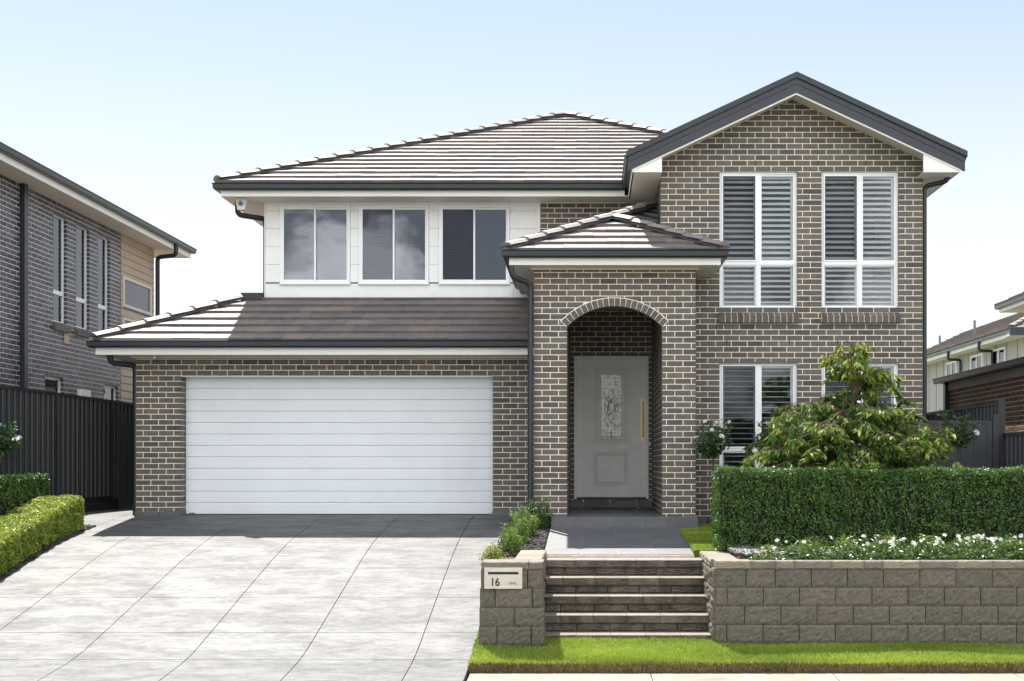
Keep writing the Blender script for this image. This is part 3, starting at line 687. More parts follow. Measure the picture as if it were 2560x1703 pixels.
def mould(a, b, c, d, steps, name='moulding'):
    X0, Z1 = dp(a, b); X1, Z0 = dp(c, d); mb = MB()
    for (i, wdt, dep) in steps: wframe(mb, X0+i, X1-i, Z0+i, Z1-i, YB-.012-dep, YB-.0121, wdt)
    mb.build(name, M['door'], dr); mb = MB()
    for (i, wdt, dep) in steps:
        wframe(mb, X0+i-.004, X1-i+.004, Z0+i-.004, Z1-i+.004, YB-.0135, YB-.0121, .0038)
        wframe(mb, X0+i+wdt, X1-i-wdt, Z0+i+wdt, Z1-i-wdt, YB-.0135, YB-.0121, .004)
    mb.build('moulding_shade_lines', M['door_dark'], dr)  # thin flat strips painting shade into the creases beside each moulding
mould(355, 195, 655, 852, [(.004, .030, .010), (.044, .022, .018), (.074, .018, .026)])
mould(350, 915, 652, 1210, [(.004, .024, .010), (.036, .016, .016), (.060, .014, .020)])
X0, Z1 = dp(418, 263); X1, Z0 = dp(592, 788)
gp = boxo('leaded_pane', X0, X1, YB-.016, YB-.013, Z0, Z1, M['leaded'], dr)
cm = MB(); wframe(cm, X0-.002, X1+.002, Z0-.002, Z1+.002, YB-.024, YB-.014, .005)
for i in range(1, 6): x = X0+(X1-X0)*i/6; cm.box(x-.0015, x+.0015, YB-.020, YB-.0155, Z0, Z1)
for i in range(1, 18):
    z = Z0+(Z1-Z0)*i/18
    if i < 6 or i > 13: cm.box(X0, X1, YB-.020, YB-.0155, z-.0015, z+.0015)
    else: cm.box(X0, X0+.05, YB-.020, YB-.0155, z-.0015, z+.0015); cm.box(X1-.05, X1, YB-.020, YB-.0155, z-.0015, z+.0015)
xc = (X0+X1)/2
def loop(cx, cz, rx, rz, rot=0, pw=1):
    pts = []
    for i in range(25):
        a = 2*math.pi*i/24; x = rx*math.sin(a)*abs(math.sin(a))**(pw-1) if pw != 1 else rx*math.sin(a); z = rz*math.cos(a)
        pts.append((cx+x*math.cos(rot)-z*math.sin(rot), YB-.021, cz+x*math.sin(rot)+z*math.cos(rot)))
    cm.tube(pts, .0035, 5, False)
for (dz_, rx, rz) in ((.20, .045, .10), (0, .05, .10), (-.19, .045, .085), (-.46, .014, .06)): loop(xc, Z0+(Z1-Z0)*.48+dz_, rx, rz, 0, 1.6)
for s in (-1, 1):
    for (dx_, dz_, rot, rz) in ((.075, .07, .35, .085), (.09, -.03, .1, .075), (.06, -.12, -.4, .08), (.035, .13, .5, .07)): loop(xc+s*dx_, Z0+(Z1-Z0)*.48+dz_, .02, rz, -s*rot, 1.4)
cm.build('lead_came', M['lead_line'], dr)
hx0, hz1 = dp(755, 468); hx1, hz0 = dp(790, 835)
hp = MB(); hp.box(hx0, hx1, YB-.022, YB-.012, hz0, hz1); hp.tube(bend([(hx0+.035, YB-.02, hz1-.05), (hx0+.035, YB-.075, hz1-.05), (hx0+.035, YB-.075, hz0+.09), (hx0+.035, YB-.02, hz0+.09)], .03), .011, 10); hp.tube([(hx0+.035, YB-.02, hz0+.04), (hx0+.035, YB-.03, hz0+.04)], .012, 10)
hp.build('handle', M['brass'], dr)
boxo('doorbell', 1.030, 1.052, YB-.016, YB+.01, .30, .38, M['frame'], house)
for a, b in zip((PC-OH, -.08, .37, .82), (-.08, .37, .82, PC+OH+.02)): boxo('riser_tile', a+.003, b-.003, YB-.018, YB+.02, -.735, -.606, M['ptile'], house)

# ---- roof
def roof_face(O, A, B, reg, single=0, parent=None, gauge=.335, tw=.42, start=0.0):
    """O origin, A unit along the eave, B unit up the slope; reg convex ccw region in (a, b)"""
    O = Vector(O); A = Vector(A).normalized(); B = Vector(B).normalized(); Nn = A.cross(B).normalized()
    if Nn.z < 0: Nn = -Nn
    P = Pieces(); amin = min(p[0] for p in reg); amax = max(p[0] for p in reg); bmax = max(p[1] for p in reg)
    base = MB(); base.prism([tuple(O+A*a+B*b-Nn*.002) for a, b in reg], [tuple(O+A*a+B*b-Nn*.035) for a, b in reg])
    rf = base.build('roof', M['bedding'], parent or house)
    k = 0; b = start
    while b < bmax:
        off = (tw/2 if k % 2 else 0) + random.uniform(-.01, .01); a = amin-tw+off
        while a < amax:
            poly = clip_convex([(a+.002, b), (a+tw-.002, b), (a+tw-.002, b+gauge+.01), (a+.002, b+gauge+.01)], reg)
            if len(poly) >= 3 and area(poly) > .004:
                j = random.uniform(-.002, .003)
                top = [tuple(O+A*x+B*y+Nn*(.050+j-.040*min(1, (y-b)/gauge))) for x, y in poly]
                bot = [tuple(O+A*x+B*y-Nn*.001) for x, y in poly]
                P.add(top, bot, 0)
            a += tw
        b += gauge; k += 1
    P.emit('roof_tile', 'roof_tiles', rf, [M['tile']], single); return rf
c25 = 1/math.sqrt(1+SL*SL); BU = Vector((0, c25, SL*c25))
def ridge(p, q, parent=None, wd=.12, m=None):
    """row of angular capping tiles from p (low) to q (high)"""
    p = Vector(p); q = Vector(q); d = (q-p); L = d.length; d.normalize(); n = max(1, round(L/.40)); st = L/n
    sd = d.cross(Vector((0, 0, 1))).normalized(); up = sd.cross(d).normalized()
    holder = D.objects.new('ridge', None); holder.location = p; link(holder, parent or house)
    V = []
    def ring(t, lift, w_):
        return [d*t+sd*(-w_)+up*(lift-.034), d*t+sd*(-w_*.6)+up*(lift+.006), d*t+up*(lift+.018), d*t+sd*(w_*.6)+up*(lift+.006), d*t+sd*w_+up*(lift-.034)]
    a = ring(-.02, .075, wd+.01); b = ring(st+.02, .050, wd-.012); a2 = [v-up*.02 for v in a]
    V = a+b+a2; Fc = [(i, i+1, 6+i, 5+i) for i in range(4)] + [(10+i, 11+i, i+1, i) for i in range(4)] + [(10, 11, 12, 13, 14), (0, 5, 9, 4, 14, 10)]
    me = mesh('capping_tile', [tuple(v) for v in V], Fc, m or M['cap'])
    for i in range(n):
        o = D.objects.new('capping_tile', me); o.location = p+d*(i*st); link(o, holder)
    mb = MB(); mb.prism([tuple(p+sd*s+up*u) for s, u in ((-wd+.01, -.02), (wd-.01, -.02), (wd*.6, .05), (0, .07), (-wd*.6, .05))], [tuple(q+sd*s+up*u) for s, u in ((-wd+.01, -.02), (wd-.01, -.02), (wd*.6, .05), (0, .07), (-wd*.6, .05))])
    mb.build('bedding', M['bedding'], holder)
# main roof: eave Y, hip apex
EX0, EY, EZ = -6.09, 20.76, 4.585; RT = 5.62
ap = Vector((EX0+RT, EY+RT, EZ+SL*RT))
def slope_region(eaveL, run, topa0, topa1): pass
s_len = RT/c25
EX1 = EX0+2*RT
roof_face((0, EY, EZ), (1, 0, 0), BU, [(EX0, 0), (EX1, 0), (ap.x, s_len)], start=.0)
roof_face((EX0, 0, EZ), (0, -1, 0), (c25, 0, SL*c25), [(-32.4, 0), (-EY, 0), (-(EY+RT), s_len), (-32.4, s_len)])
roof_face((EX1, 0, EZ), (0, 1, 0), (-c25, 0, SL*c25), [(EY, 0), (32.4, 0), (32.4, s_len), (EY+RT, s_len)])
ridge((EX0+.05, EY+.05, EZ+.05), ap+Vector((0, 0, .04))); ridge((EX1-2.6, EY+2.6, EZ+SL*2.6+.04), ap+Vector((0, 0, .04))); ridge(ap+Vector((0, 6, .04)), ap+Vector((0, .2, .04)))
# garage roof
GX0, GY, GZ_ = -7.62, 19.44, 1.875
run = YU-.0-GY; s_g = run/c25
roof_face((0, GY, GZ_), (1, 0, 0), BU, [(GX0, 0), (PX0-.005, 0), (PX0-.005, s_g-.02), (GX0+run, s_g-.02)], single=210, start=.0)
GS = (-5.41-GX0)
roof_face((GX0, 0, GZ_), (0, -1, 0), (c25, 0, SL*c25), [(-32.4, 0), (-GY, 0), (-(GY+GS-.27), (GS-.27)/c25), (-(GY+GS), GS/c25), (-32.4, GS/c25)])
ridge((GX0+.06, GY+.06, GZ_+.05), (GX0+run-.10, GY+run-.10, GZ_+SL*(run-.1)+.05))
MB().box(-5.80, -5.44, YU-.10, YU+.18, 2.74, 2.86).build('ridge_end', M['bedding'], house)
# porch roof
QX0, QX1, QY, QZ = -1.19, 1.955, 17.99, 3.01; hr = (QX1-QX0)/2; pa = Vector(((QX0+QX1)/2, QY+hr, QZ+SL*hr))
roof_face((0, QY, QZ), (1, 0, 0), BU, [(QX0, 0), (QX1, 0), (pa.x, hr/c25)], single=60)
tl = WX0-QX0; hl = Vector((WX0, QY+tl, QZ+SL*tl))
roof_face((QX0, 0, QZ), (0, -1, 0), (c25, 0, SL*c25), [(-YU, 0), (-QY, 0), (-(QY+tl), tl/c25), (-YU, tl/c25)])
rt = YW-QY
roof_face((QX1, 0, QZ), (0, 1, 0), (-c25, 0, SL*c25), [(QY, 0), (YW, 0), (YW, rt/c25), (QY+.001, .001)])
ridge((QX0+.04, QY+.04, QZ+.05), pa+Vector((-.02, -.02, .05))); ridge((QX1-.04, QY+.04, QZ+.05), pa+Vector((.06, -.06, .03))); ridge(pa+Vector((0, 0, .05)), hl+Vector((-.05, -.05, .05)))
fl = MB()
c1 = Vector((WX0-.004, YW-.03, QZ+SL*(QX1-WX0)+.05)); c2 = Vector((QX1-(YW-QY), YW, QZ+SL*(YW-QY)+.03))
st = 5
prev = None
for i in range(st+1):      # folded lead between the hip and the wing wall, stepping down like the tiles
    t = i/st; a = pa.lerp(hl, t) if False else pa+(hl-pa)*t
    b = c1+Vector((0, (hl.y-c1.y)*t, (hl.z-c1.z)*t+ .03*math.sin(t*math.pi)))
    if prev: 
        fl.prism([tuple(prev[0]+Vector((0,0,.03))), tuple(a+Vector((0,0,.0))), tuple(b+Vector((0,0,.0))), tuple(prev[1]+Vector((0,0,.04)))], [tuple(prev[0]-Vector((0,0,.1))), tuple(a-Vector((0,0,.1))), tuple(b-Vector((0,0,.1))), tuple(prev[1]-Vector((0,0,.1)))])
    prev = (a, b)
fl.prism([(WX0-.35, YW-.02, c1.z+.12), (WX0+.02, YW-.06, c1.z-.01), (WX0+.02, YW-.02, c1.z+.13)], [(WX0-.35, YW+.3, c1.z+.12), (WX0+.02, YW+.3, c1.z-.01), (WX0+.02, YW+.3, c1.z+.13)])
fl.build('flashing', M['lead'], house)
fl2 = MB(); fl2.prism([(WX0-.1, YW-.006, QZ+SL*(QX1-WX0)+.02+.05), (QX1, YW-.006, QZ+.02), (QX1, YW-.006, QZ+.08), (WX0-.1, YW-.006, QZ+SL*(QX1-WX0)+.16+.05)], [(WX0-.1, YW-.10, QZ+SL*(QX1-WX0)+.02+.05), (QX1, YW-.10, QZ+.02), (QX1, YW-.10, QZ+.03), (WX0-.1, YW-.10, QZ+SL*(QX1-WX0)+.03+.05)])
fl2.build('flashing', M['lead'], house)
# gutters and fascias
GUT = [(0, 0), (.075, -.005), (.100, .02), (.104, .085), (.120, .105), (.112, .108), (.098, .092), (.092, .03), (.072, .006), (.006, .01), (.006, .09), (0, .09)]
def gut(path, z, m=None, parent=None, name='gutter'): return sweep(path, [(o, z+q) for o, q in GUT]).build(name, m or M['metal'], parent or house)
def fas(path, z0, z1, th=.02, m=None, parent=None, name='fascia'): return sweep(path, [(0, z0), (0, z1), (-th, z1), (-th, z0)]).build(name, m or M['fascia'], parent or house)
# travel left->right along the front keeps the street on the right-hand side; sides first
mp_ = [(-6.02, 32.4), (-6.02, 20.84), (.60, 20.84)]
fas(mp_, 4.385, 4.50); gut(mp_, 4.478)
boxo('soffit', -6.0, WX0, 20.85, YU+.03, 4.392, 4.402, M['soffit'], house); boxo('soffit', -6.0, -5.41, YU+.03, 32.3, 4.392, 4.402, M['soffit'], house)
gp_ = [(-7.55, 32.4), (-7.55, 19.50), (PX0, 19.50)]
fas(gp_, 1.675, 1.80); gut(gp_, 1.782)
boxo('soffit', -7.53, PX0, 19.51, YG+.02, 1.685, 1.695, M['soffit'], house); boxo('soffit', -7.53, -7.1, YG+.02, 32.3, 1.685, 1.695, M['soffit'], house)
boxo('frieze', -7.16, PX0-.004, YG-.022, YG-.004, 1.655, 1.684, M['frieze'], house)
pp_ = [(QX0+.07, YU-.1), (QX0+.07, QY+.07), (QX1-.07, QY+.07), (QX1-.07, YW-.004)]
fas(pp_, 2.825, 2.945); gut(pp_, 2.922)
boxo('soffit', QX0+.09, QX1-.09, QY+.08, YP+.06, 2.832, 2.842, M['soffit'], house); boxo('soffit', QX0+.09, PX0, YP+.06, YU-.1, 2.832, 2.842, M['soffit'], house); boxo('soffit', PX1, QX1-.09, YP+.06, YW, 2.832, 2.842, M['soffit'], house)
boxo('frieze', PX0-.04, PX1+.04, YP-.020, YP-.004, 2.802, 2.831, M['frieze'], house)
boxo('frieze', -.80, .62, YU-.022, YU-.004, 4.366, 4.391, M['frieze'], house)
# gable roof of the wing
def rake(z_, y0, y1, t, xw, m, name, apex=None):
    """board following both slopes: top height z_ at the apex, thickness t, half width xw"""
    for s in (-1, 1):
        A = [(WC, y0, z_), (WC+s*xw, y0, z_-SL*xw), (WC+s*xw, y0, z_-SL*xw-t), (WC, y0, z_-t)]
        B = [(x, y1, z) for x, _, z in A]; MB().prism(A, B).build(name, m, house)
GA = 5.815; HW = 2.50
rake(GA, 18.84, 18.94, .085, HW+.03, M['metal'], 'barge_capping')
rake(GA-.086, 18.87, 18.92, .075, HW, M['metal_barge'], 'barge_board')
rake(GA-.163, 18.862, 18.92, .012, HW, M['metal'], 'barge_board')
rake(GA-.177, 18.87, 18.92, .125, HW, M['metal_barge'], 'barge_board')
rake(GA-.303, 18.885, 18.92, .026, HW-.06, M['fascia'], 'barge_trim')
rake(GA-.265, 18.92, YW, .012, HW-.07, M['frieze'], 'raked_soffit')
for s in (-1, 1):
    O_ = (WC+s*HW, 0, GA-.05-SL*HW)
    reg = [(18.93, 0), (31.6, 0), (31.6, HW/c25), (18.93, HW/c25)]
    if s > 0: roof_face(O_, (0, 1, 0), (-c25, 0, SL*c25), reg)
    else: roof_face(O_, (0, -1, 0), (c25, 0, SL*c25), [(-31.6, 0), (-18.93, 0), (-18.93, HW/c25), (-31.6, HW/c25)])
ridge((WC, 31.6, GA-.07), (WC, 19.0, GA-.07))
for s in (-1, 1):   # boxed eave ends, soffits, side gutters
    xo = WC+s*(HW-.07); xi = WC+s*(WX1-WC) if s < 0 else 4.985
    zt_o = GA-.285-SL*(HW-.07); zt_i = GA-.285-SL*abs(xi-WC)
    MB().prism([(xo, 18.90, zt_o), (xi, 18.90, zt_i), (xi, 18.90, 4.335), (xo, 18.90, 4.335)], [(xo, 18.93, zt_o), (xi, 18.93, zt_i), (xi, 18.93, 4.335), (xo, 18.93, 4.335)]).build('eave_box', M['fascia'], house)
    boxo('soffit', min(xo, xi), max(xo, xi), 18.93, 31.8 if s > 0 else 20.84, 4.335, 4.345, M['soffit'], house)
    pth = [(xo, 32.0), (xo, 18.92)] if s < 0 else [(xo, 18.92), (xo, 32.0)]
    if s < 0: pth = [(xo, 20.90), (xo, 18.92)]
    fas(pth, 4.335, 4.50); gut(pth, 4.50)
# downpipes
def pipe(pts, r=.042, name='downpipe', m=None, parent=None, rb=.09): return MB().tube(bend(pts, rb), r, 14).build(name, m or M['metal'], parent or house, smooth=True)
dpx = -.83
pipe([(QX0+.10, QY+.12, 2.93), (QX0+.10, QY+.12, 2.66), (dpx, 18.30, 2.60), (dpx, 18.30, -.95)], .040, rb=.10)
for z in (1.86, .3): MB().tube([(dpx, 18.30, z), (dpx, 18.30, z+.02)], .046, 14).build('pipe_clip', M['metal'], house)
pipe([(WX1+.36, 19.25, 4.52), (WX1+.36, 19.25, 4.28), (WX1+.045, 19.42, 4.24), (WX1+.045, 19.42, -.95)], .038)
pipe([(-7.42, 19.75, 1.79), (-7.42, 19.75, 1.57), (-7.13, 20.05, 1.55), (-7.13, 20.05, -.8)], .045)
pipe([(-5.85, YU-.1, 4.48), (-5.85, YU-.1, 4.16), (-5.46, YU+.22, 4.15), (-5.46, YU+.22, 2.4)], .045)
# things fixed to the eaves
sr = empty('alarm_siren', (-5.74, 21.1, 4.3), 'white alarm siren box with blue strobe under the upper eave corner', 'alarm')
mb = MB(); mb.prism([(-5.83, 21.0, 4.39), (-5.63, 21.0, 4.39), (-5.67, 21.0, 4.20), (-5.79, 21.0, 4.20)], [(-5.83, 21.09, 4.39), (-5.63, 21.09, 4.39), (-5.67, 21.09, 4.20), (-5.79, 21.09, 4.20)]); mb.build('housing', M['soffit'], sr)
M['blue'] = mat('blue_lens', (.01,.05,.16), .25); MB().tube([(-5.73, 20.97, 4.30), (-5.73, 21.0, 4.30)], .034, 16).build('strobe', M['blue'], sr)
sn = empty('sensor', (-6.75, 19.8, 1.65), 'small round sensor light hanging under the garage eave', 'light')
MB().tube([(-6.75, 19.80, 1.686), (-6.75, 19.80, 1.63)], .022, 12).build('stem', M['fascia'], sn); MB().tube([(-6.75, 19.80, 1.63), (-6.75, 19.80, 1.60), (-6.75, 19.80, 1.575)], [.02, .034, .022], 12).build('lens', M['glass_tint'], sn)

# ------------------------------------------------------------------ porch floor, tiled path
pf = empty('porch_floor', (.4, 19.5, -.8), 'dark slate tiled porch floor behind one low step', kind='structure')
boxo('slab', -.524, 1.563, 18.075, YP-.002, -1.1, -.765, M['grout'], pf); boxo('slab', PC-OH-.1, PC+OH+.1, YP-.002, YB, -1.1, -.765, M['grout'], pf)
lines = [-.524, -.08, .37, .82, 1.27, 1.563]
for a, b in zip(lines, lines[1:]):
    bevbox('tile', a+.003, b-.003, 18.062, 18.20, -.905, -.757, M['ptile'], pf, b=.003)
    boxo('tile', a+.003, b-.003, 18.20, YP-.004, -.78, -.757, M['ptile'], pf)
for a, b in zip([PC-OH, -.08, .37, .82], [-.08, .37, .82, PC+OH+.02]):
    for c in np.arange(YP, YB-.1, .52): boxo('tile', a+.003, b-.003, c+.003, min(c+.517, YB-.02), -.78, -.757, M['ptile'], pf)
mtr = empty('door_mat', (.42, 21.0, -.757), 'low black boot scraper lying on the porch floor by the door', 'mat')
mb = MB(); mb.box(.05, .80, 21.20, 21.34, -.757, -.735); mb.box(.12, .74, 21.10, 21.20, -.757, -.72); mb.build('scraper', M['black'], mtr)
pth = empty('path', (.4, 16.5, -1.0), 'dark grey slate tiled path between steps and porch', kind='structure')
zpath = lambda y: -.902 - (18.06-y)/(18.06-14.86)*.205
sheet('path_bed', [-.53, 1.27], [15.2, 16.5, 18.06], lambda x, y: zpath(y)-.008, M['grout'], parent=pth, kind=None, thick=.3)
py = [15.22, 15.62, 16.22, 16.82, 17.42, 17.80, 18.058]
for a, b in zip([-.53, -.08, .37, .82], [-.08, .37, .82, 1.27]):
    for c, d in zip(py, py[1:]): slab(a, b, c, d, zpath, M['ptile'], pth, 'tile', g=.003, th=.03)

# ------------------------------------------------------------------ retaining walls, steps, letterbox
def rough_block(name, x0, x1, y0, y1, z0, z1, m, parent, axis='y', amp=.010, seed=0):
    """split-face block: chamfered edge, rough face towards -y (axis 'y'), -x ('x-') or +x ('x+')"""
    nx, nz = 12, 7; V = []; Fc = []
    if axis == 'y': U0, U1, back, face = x0, x1, y1, y0; mk = lambda u, v, d: (u, face+.008-d if d > -1 else back, v)
    elif axis == 'x-': U0, U1, back, face = y0, y1, x1, x0; mk = lambda u, v, d: (face+.008-d if d > -1 else back, u, v)
    else: U0, U1, back, face = y0, y1, x0, x1; mk = lambda u, v, d: (face-.008+d if d > -1 else back, u, v)
    for j in range(nz+1):
        for i in range(nx+1):
            eu = min(i, nx-i); ev = min(j, nz-j); e = 0 if (eu == 0 or ev == 0) else 1
            du = [0, .006][0]; t = i/nx; s = j/nz
            u = U0+(U1-U0)*t; v = z0+(z1-z0)*s
            d = -.004 if not e else .004+random.uniform(-.3, 1)*amp
            V.append(mk(u, v, d))
    for j in range(nz):
        for i in range(nx): a = j*(nx+1)+i; Fc.append((a, a+1, a+nx+2, a+nx+1))
    b0 = len(V); V += [mk(U0, z0, -2), mk(U1, z0, -2), mk(U1, z1, -2), mk(U0, z1, -2)]
    c = [0, nx, (nz+1)*(nx+1)-1, nz*(nx+1)]
    Fc += [tuple(list(range(nx, -1, -1)) + [b0, b0+1]), tuple([nz*(nx+1)+i for i in range(nx+1)] + [b0+2, b0+3]), tuple([j*(nx+1) for j in range(nz+1)] + [b0+3, b0]), tuple([j*(nx+1)+nx for j in range(nz, -1, -1)] + [b0+1, b0+2])]
    o = D.objects.new(name, mesh(name, V, Fc, m)); return link(o, parent)
def capb(x0, x1, y0, y1, z0, z1, parent, name='cap_stone', m=None): return bevbox(name, x0, x1, y0, y1, z0, z1, m or M['capstone'], parent, b=.010)
J = .004
RWY, RWX, RT_ = 13.70, 1.374, -1.045
rw = empty('retaining_wall', (4, RWY, -1.95), 'long grey split face block retaining wall below the hedge', 'wall')
x = RWX; ws = [.38, .27, .20, .40, .35, .20, .40, .39, .40, .39, .40, .39, .40, .39, .39]
capz = RT_-.088
i = 0
while x < 7.4:
    wd_ = ws[i % len(ws)]; rough_block('cap_stone', x+J*.4, x+wd_-J*.4, RWY-.01, RWY+.28, capz+.002, RT_, M['capstone'], rw, amp=.007); x += wd_; i += 1
offs = [.33, .13, .32, .13]; 
for r in range(5):
    z1_ = capz-r*.200; z0_ = z1_-.200+J; yy = RWY+.004-.012*r*.5; x = RWX-.003*r; first = True
    while x < 7.4:
        wd_ = (offs[r] if first and r < 4 else (.26 if r == 4 and first else (.315 if r == 0 and x < RWX+.4 else .390))); first = False
        if r == 4: z0_ = -2.02; z1_ = capz-.8
        if r == 4 and x < 2.3: x += wd_; continue
        rough_block('block', x+J, x+wd_-J, yy-(.02 if r == 4 else 0), yy+.2, z0_, z1_, M['block'], rw); x += wd_
# left return beside the steps
y = RWY-.0
for r in range(4):
    z1_ = capz-r*.2; y = RWY+.02; k = .39 if r % 2 else .2
    while y < 15.3:
        rough_block('block', RWX-.03, RWX+.15, y+J, min(y+k, 15.34)-J, z1_-.2+J, z1_, M['block'], rw, axis='x-', amp=.022); y += k; k = .39
y = RWY+.27
for k in (.36, .38, .36, .30): rough_block('cap_stone', RWX-.035, RWX+.27, y+J, y+k-J, capz+.002, RT_, M['capstone'], rw, axis='x-', amp=.012); y += k
boxo('backfill', RWX+.15, 7.4, RWY+.2, 14.0, -2.02, capz, M['soil'], rw)
# letterbox wall
lw = empty('letterbox_wall', (-.8, 13.4, -1.85), 'short block pier wall holding the steel letterbox beside the steps', 'wall')
LY = 13.42; LX0, LX1 = -1.125, -.474
for a, b in ((LX0, -.63), (-.625, LX1)): rough_block('cap_stone', a, b, LY-.008, LY+.40, -1.115, -1.035, M['capstone'], lw, amp=.006)
rows_ = [[LX0-.01, -.64, LX1], [LX0-.02, -.98, -.59, LX1+.005], [LX0-.025, -.78, LX1+.012], [LX0-.03, -.96, -.60, LX1+.02]]
for r, xs in enumerate(rows_):
    z1_ = -1.118-r*.2
    for a, b in zip(xs, xs[1:]): rough_block('block', a+J, b-J, LY-.004*r, LY+.38, z1_-.2+J, z1_, M['block'], lw, amp=.011)
y = LY+.402
for k in (.36, .38, .36, .36): capb(-.81, -.50, y+J/2, y+k-J/2, -1.115, -1.035, lw); y += k
for r in range(4):
    z1_ = -1.118-r*.2; y = LY+.39
    while y < 15.25: rough_block('block', -.78, -.495, y+J, min(15.27, y+.38)-J, z1_-.2+J, z1_, M['block'], lw, axis='x+', amp=.016); y += .38
lb = empty('letterbox', (-.92, LY, -1.2), 'brushed steel letterbox plate reading 16 MAIL set in the wall', 'letterbox')
lx = lambda x: (1180+x/3.92-1470)/238; lz = lambda y: (1160-1230-y/3.92)/238
boxo('plate', lx(118), lx(491), LY-.032, LY+.02, lz(952), lz(743), M['plate'], lb)
boxo('mail_slot', lx(155), lx(454), LY-.035, LY-.031, lz(811), lz(786), M['black'], lb)
def text(body, x, z, h, name, parent, wx=1.0, off=0.0):
    c = D.curves.new(name, 'FONT'); c.body = body; c.size = h/.72; c.extrude = .001; c.offset = off; c.materials.append(M['black'])
    t_ = D.objects.new(name, c); COL.objects.link(t_); bpy.context.view_layer.update()
    me = D.meshes.new_from_object(t_.evaluated_get(bpy.context.evaluated_depsgraph_get())); D.objects.remove(t_, do_unlink=True)
    o = D.objects.new(name, me); o.rotation_euler = (R(90), 0, 0); o.location = (x, LY-.0335, z); o.scale = (wx, 1, 1); link(o, parent); return o
text('16', lx(176), lz(923), (923-843)/3.92/238, 'number', lb, .86, .0026)
text('MAIL', lx(360), lz(910), (910-884)/3.92/238, 'lettering', lb, 1.05, .0)
# steps
stp = empty('garden_steps', (.43, 14.4, -1.9), 'five block garden steps with paler treads between the two low walls', 'steps')
SX0, SX1 = -.50, 1.345
sy = [14.86, 14.60, 14.345, 14.09, 13.835]; sz = [-1.120, -1.304, -1.489, -1.674, -1.858]
seq = [[.34, .36, .36, .36, .425], [.21, .37, .37, .37, .525], [.36, .38, .38, .725/2, .3625], [.19, .37, .37, .37, .545], [.37, .38, .38, .38, .335]]
seqb = [[.22, .36, .36, .36, .545], [.36, .365, .365, .365, .39], [.19, .38, .38, .38, .515], [.37, .375, .375, .375, .35]]
def spread(q): s_ = sum(q); return [v*(SX1-SX0)/s_ for v in q]
for i in range(5):
    x = SX0
    for wd_ in spread(seq[i]):
        z0_ = sz[i]-(.092 if i < 4 else .06)
        # tread stone: smooth top with a rounded nose above a rough face
        y0_ = sy[i]; y1_ = 15.21 if i == 0 else sy[i-1]+.02; b = .012
        o = rough_block('riser_stone', x+J*.5, x+wd_-J*.5, y0_+.0, y0_+.12, z0_, sz[i]-.012, M['stain_block'], stp, amp=.008)
        mb = MB(); pr = [(y0_+.003, sz[i]-.0118), (y0_+.006, sz[i]-.005), (y0_+.014, sz[i]), (y1_, sz[i]), (y1_, sz[i]-.0118)]
        mb.prism([(x+J*.5, p, q) for p, q in pr], [(x+wd_-J*.5, p, q) for p, q in pr]); mb.build('tread', M['capstone'], stp); x += wd_
    if i < 4:
        x = SX0
        for wd_ in spread(seqb[i]): rough_block('block', x+J, x+wd_-J, sy[i]+.03, sy[i]+.25, sz[i+1]+.001, sz[i]-.096, M['stain_block'], stp, amp=.014); x += wd_
boxo('step_core', SX0, SX1, 14.9, 15.2, -2.0, -1.14, M['soil'], stp)
# blue-grey edging blocks at the foot of the wing
ed = empty('edging_blocks', (1.9, 19.2, -.9), 'grey edging blocks at the foot of the brick wing', 'edging')
for a in (1.575, 1.80, 2.08): rough_block('block', a, a+.21, 19.0, 19.2, -1.05, -.79, M['block'], ed, amp=.006)

# ------------------------------------------------------------------ fences and gates
def corrugated(p, q, z0, z1, m, parent, name='sheet', pitch=.19, depth=.028, side=1):
    p = Vector(p); q = Vector(q); d = (q-p); L = d.length; d.normalize(); nrm = Vector((d.y, -d.x, 0))*side
    pat = [(0, 0), (.30, 0), (.36, 1), (.50, 1), (.56, 0), (.80, 0), (.83, .5), (.86, 0)]
    pts = []; s = 0
    while s < L:
        for a, h in pat:
            if s+a*pitch < L: pts.append((s+a*pitch, h*depth))
        s += pitch
    pts.append((L, 0)); V = []
    for s, h in pts: o = p+d*s+nrm*h; V += [(o.x, o.y, z0), (o.x, o.y, z1)]
    for s, h in pts: o = p+d*s+nrm*(h-.002); V += [(o.x, o.y, z0), (o.x, o.y, z1)]
    n = len(pts); Fc = [(2*i, 2*i+2, 2*i+3, 2*i+1) for i in range(n-1)] + [(2*n+2*i+1, 2*n+2*i+3, 2*n+2*i+2, 2*n+2*i) for i in range(n-1)]
    o = D.objects.new(name, mesh(name, V, Fc, m)); return link(o, parent)
FX = -8.40; ft = 1.125
fe = empty('side_fence', (FX, 20, -.8), 'black corrugated steel fence left of the garage', 'fence')
yp = [13.2, 15.58, 17.95-.0, 20.03, 22.40, 24.78]
for a, b in zip(yp, yp[1:]):
    zb_ = min(-.58, zp(a)+.22) if a < 18 else -.58
    corrugated((FX, a+.03, 0), (FX, b-.03, 0), zb_, ft-.03, M['fence'], fe, side=1)
    boxo('top_rail', FX-.022, FX+.030, a+.031, b-.031, ft-.045, ft, M['fence'], fe); boxo('bottom_rail', FX-.022, FX+.032, a+.031, b-.031, zb_-.03, zb_+.02, M['fence'], fe)
    boxo('plinth', FX-.03, FX+.055, a, b-.002, zb_-.9, zb_-.032, M['fence'], fe)
for a in yp: boxo('post', FX-.03, FX+.036, a-.03, a+.03, -1.6, ft+.002, M['fence'], fe)
g1 = empty('side_gate', (-7.7, 22.6, -.8), 'narrow black steel gate between the left fence and garage', 'gate')
GYt = 22.62
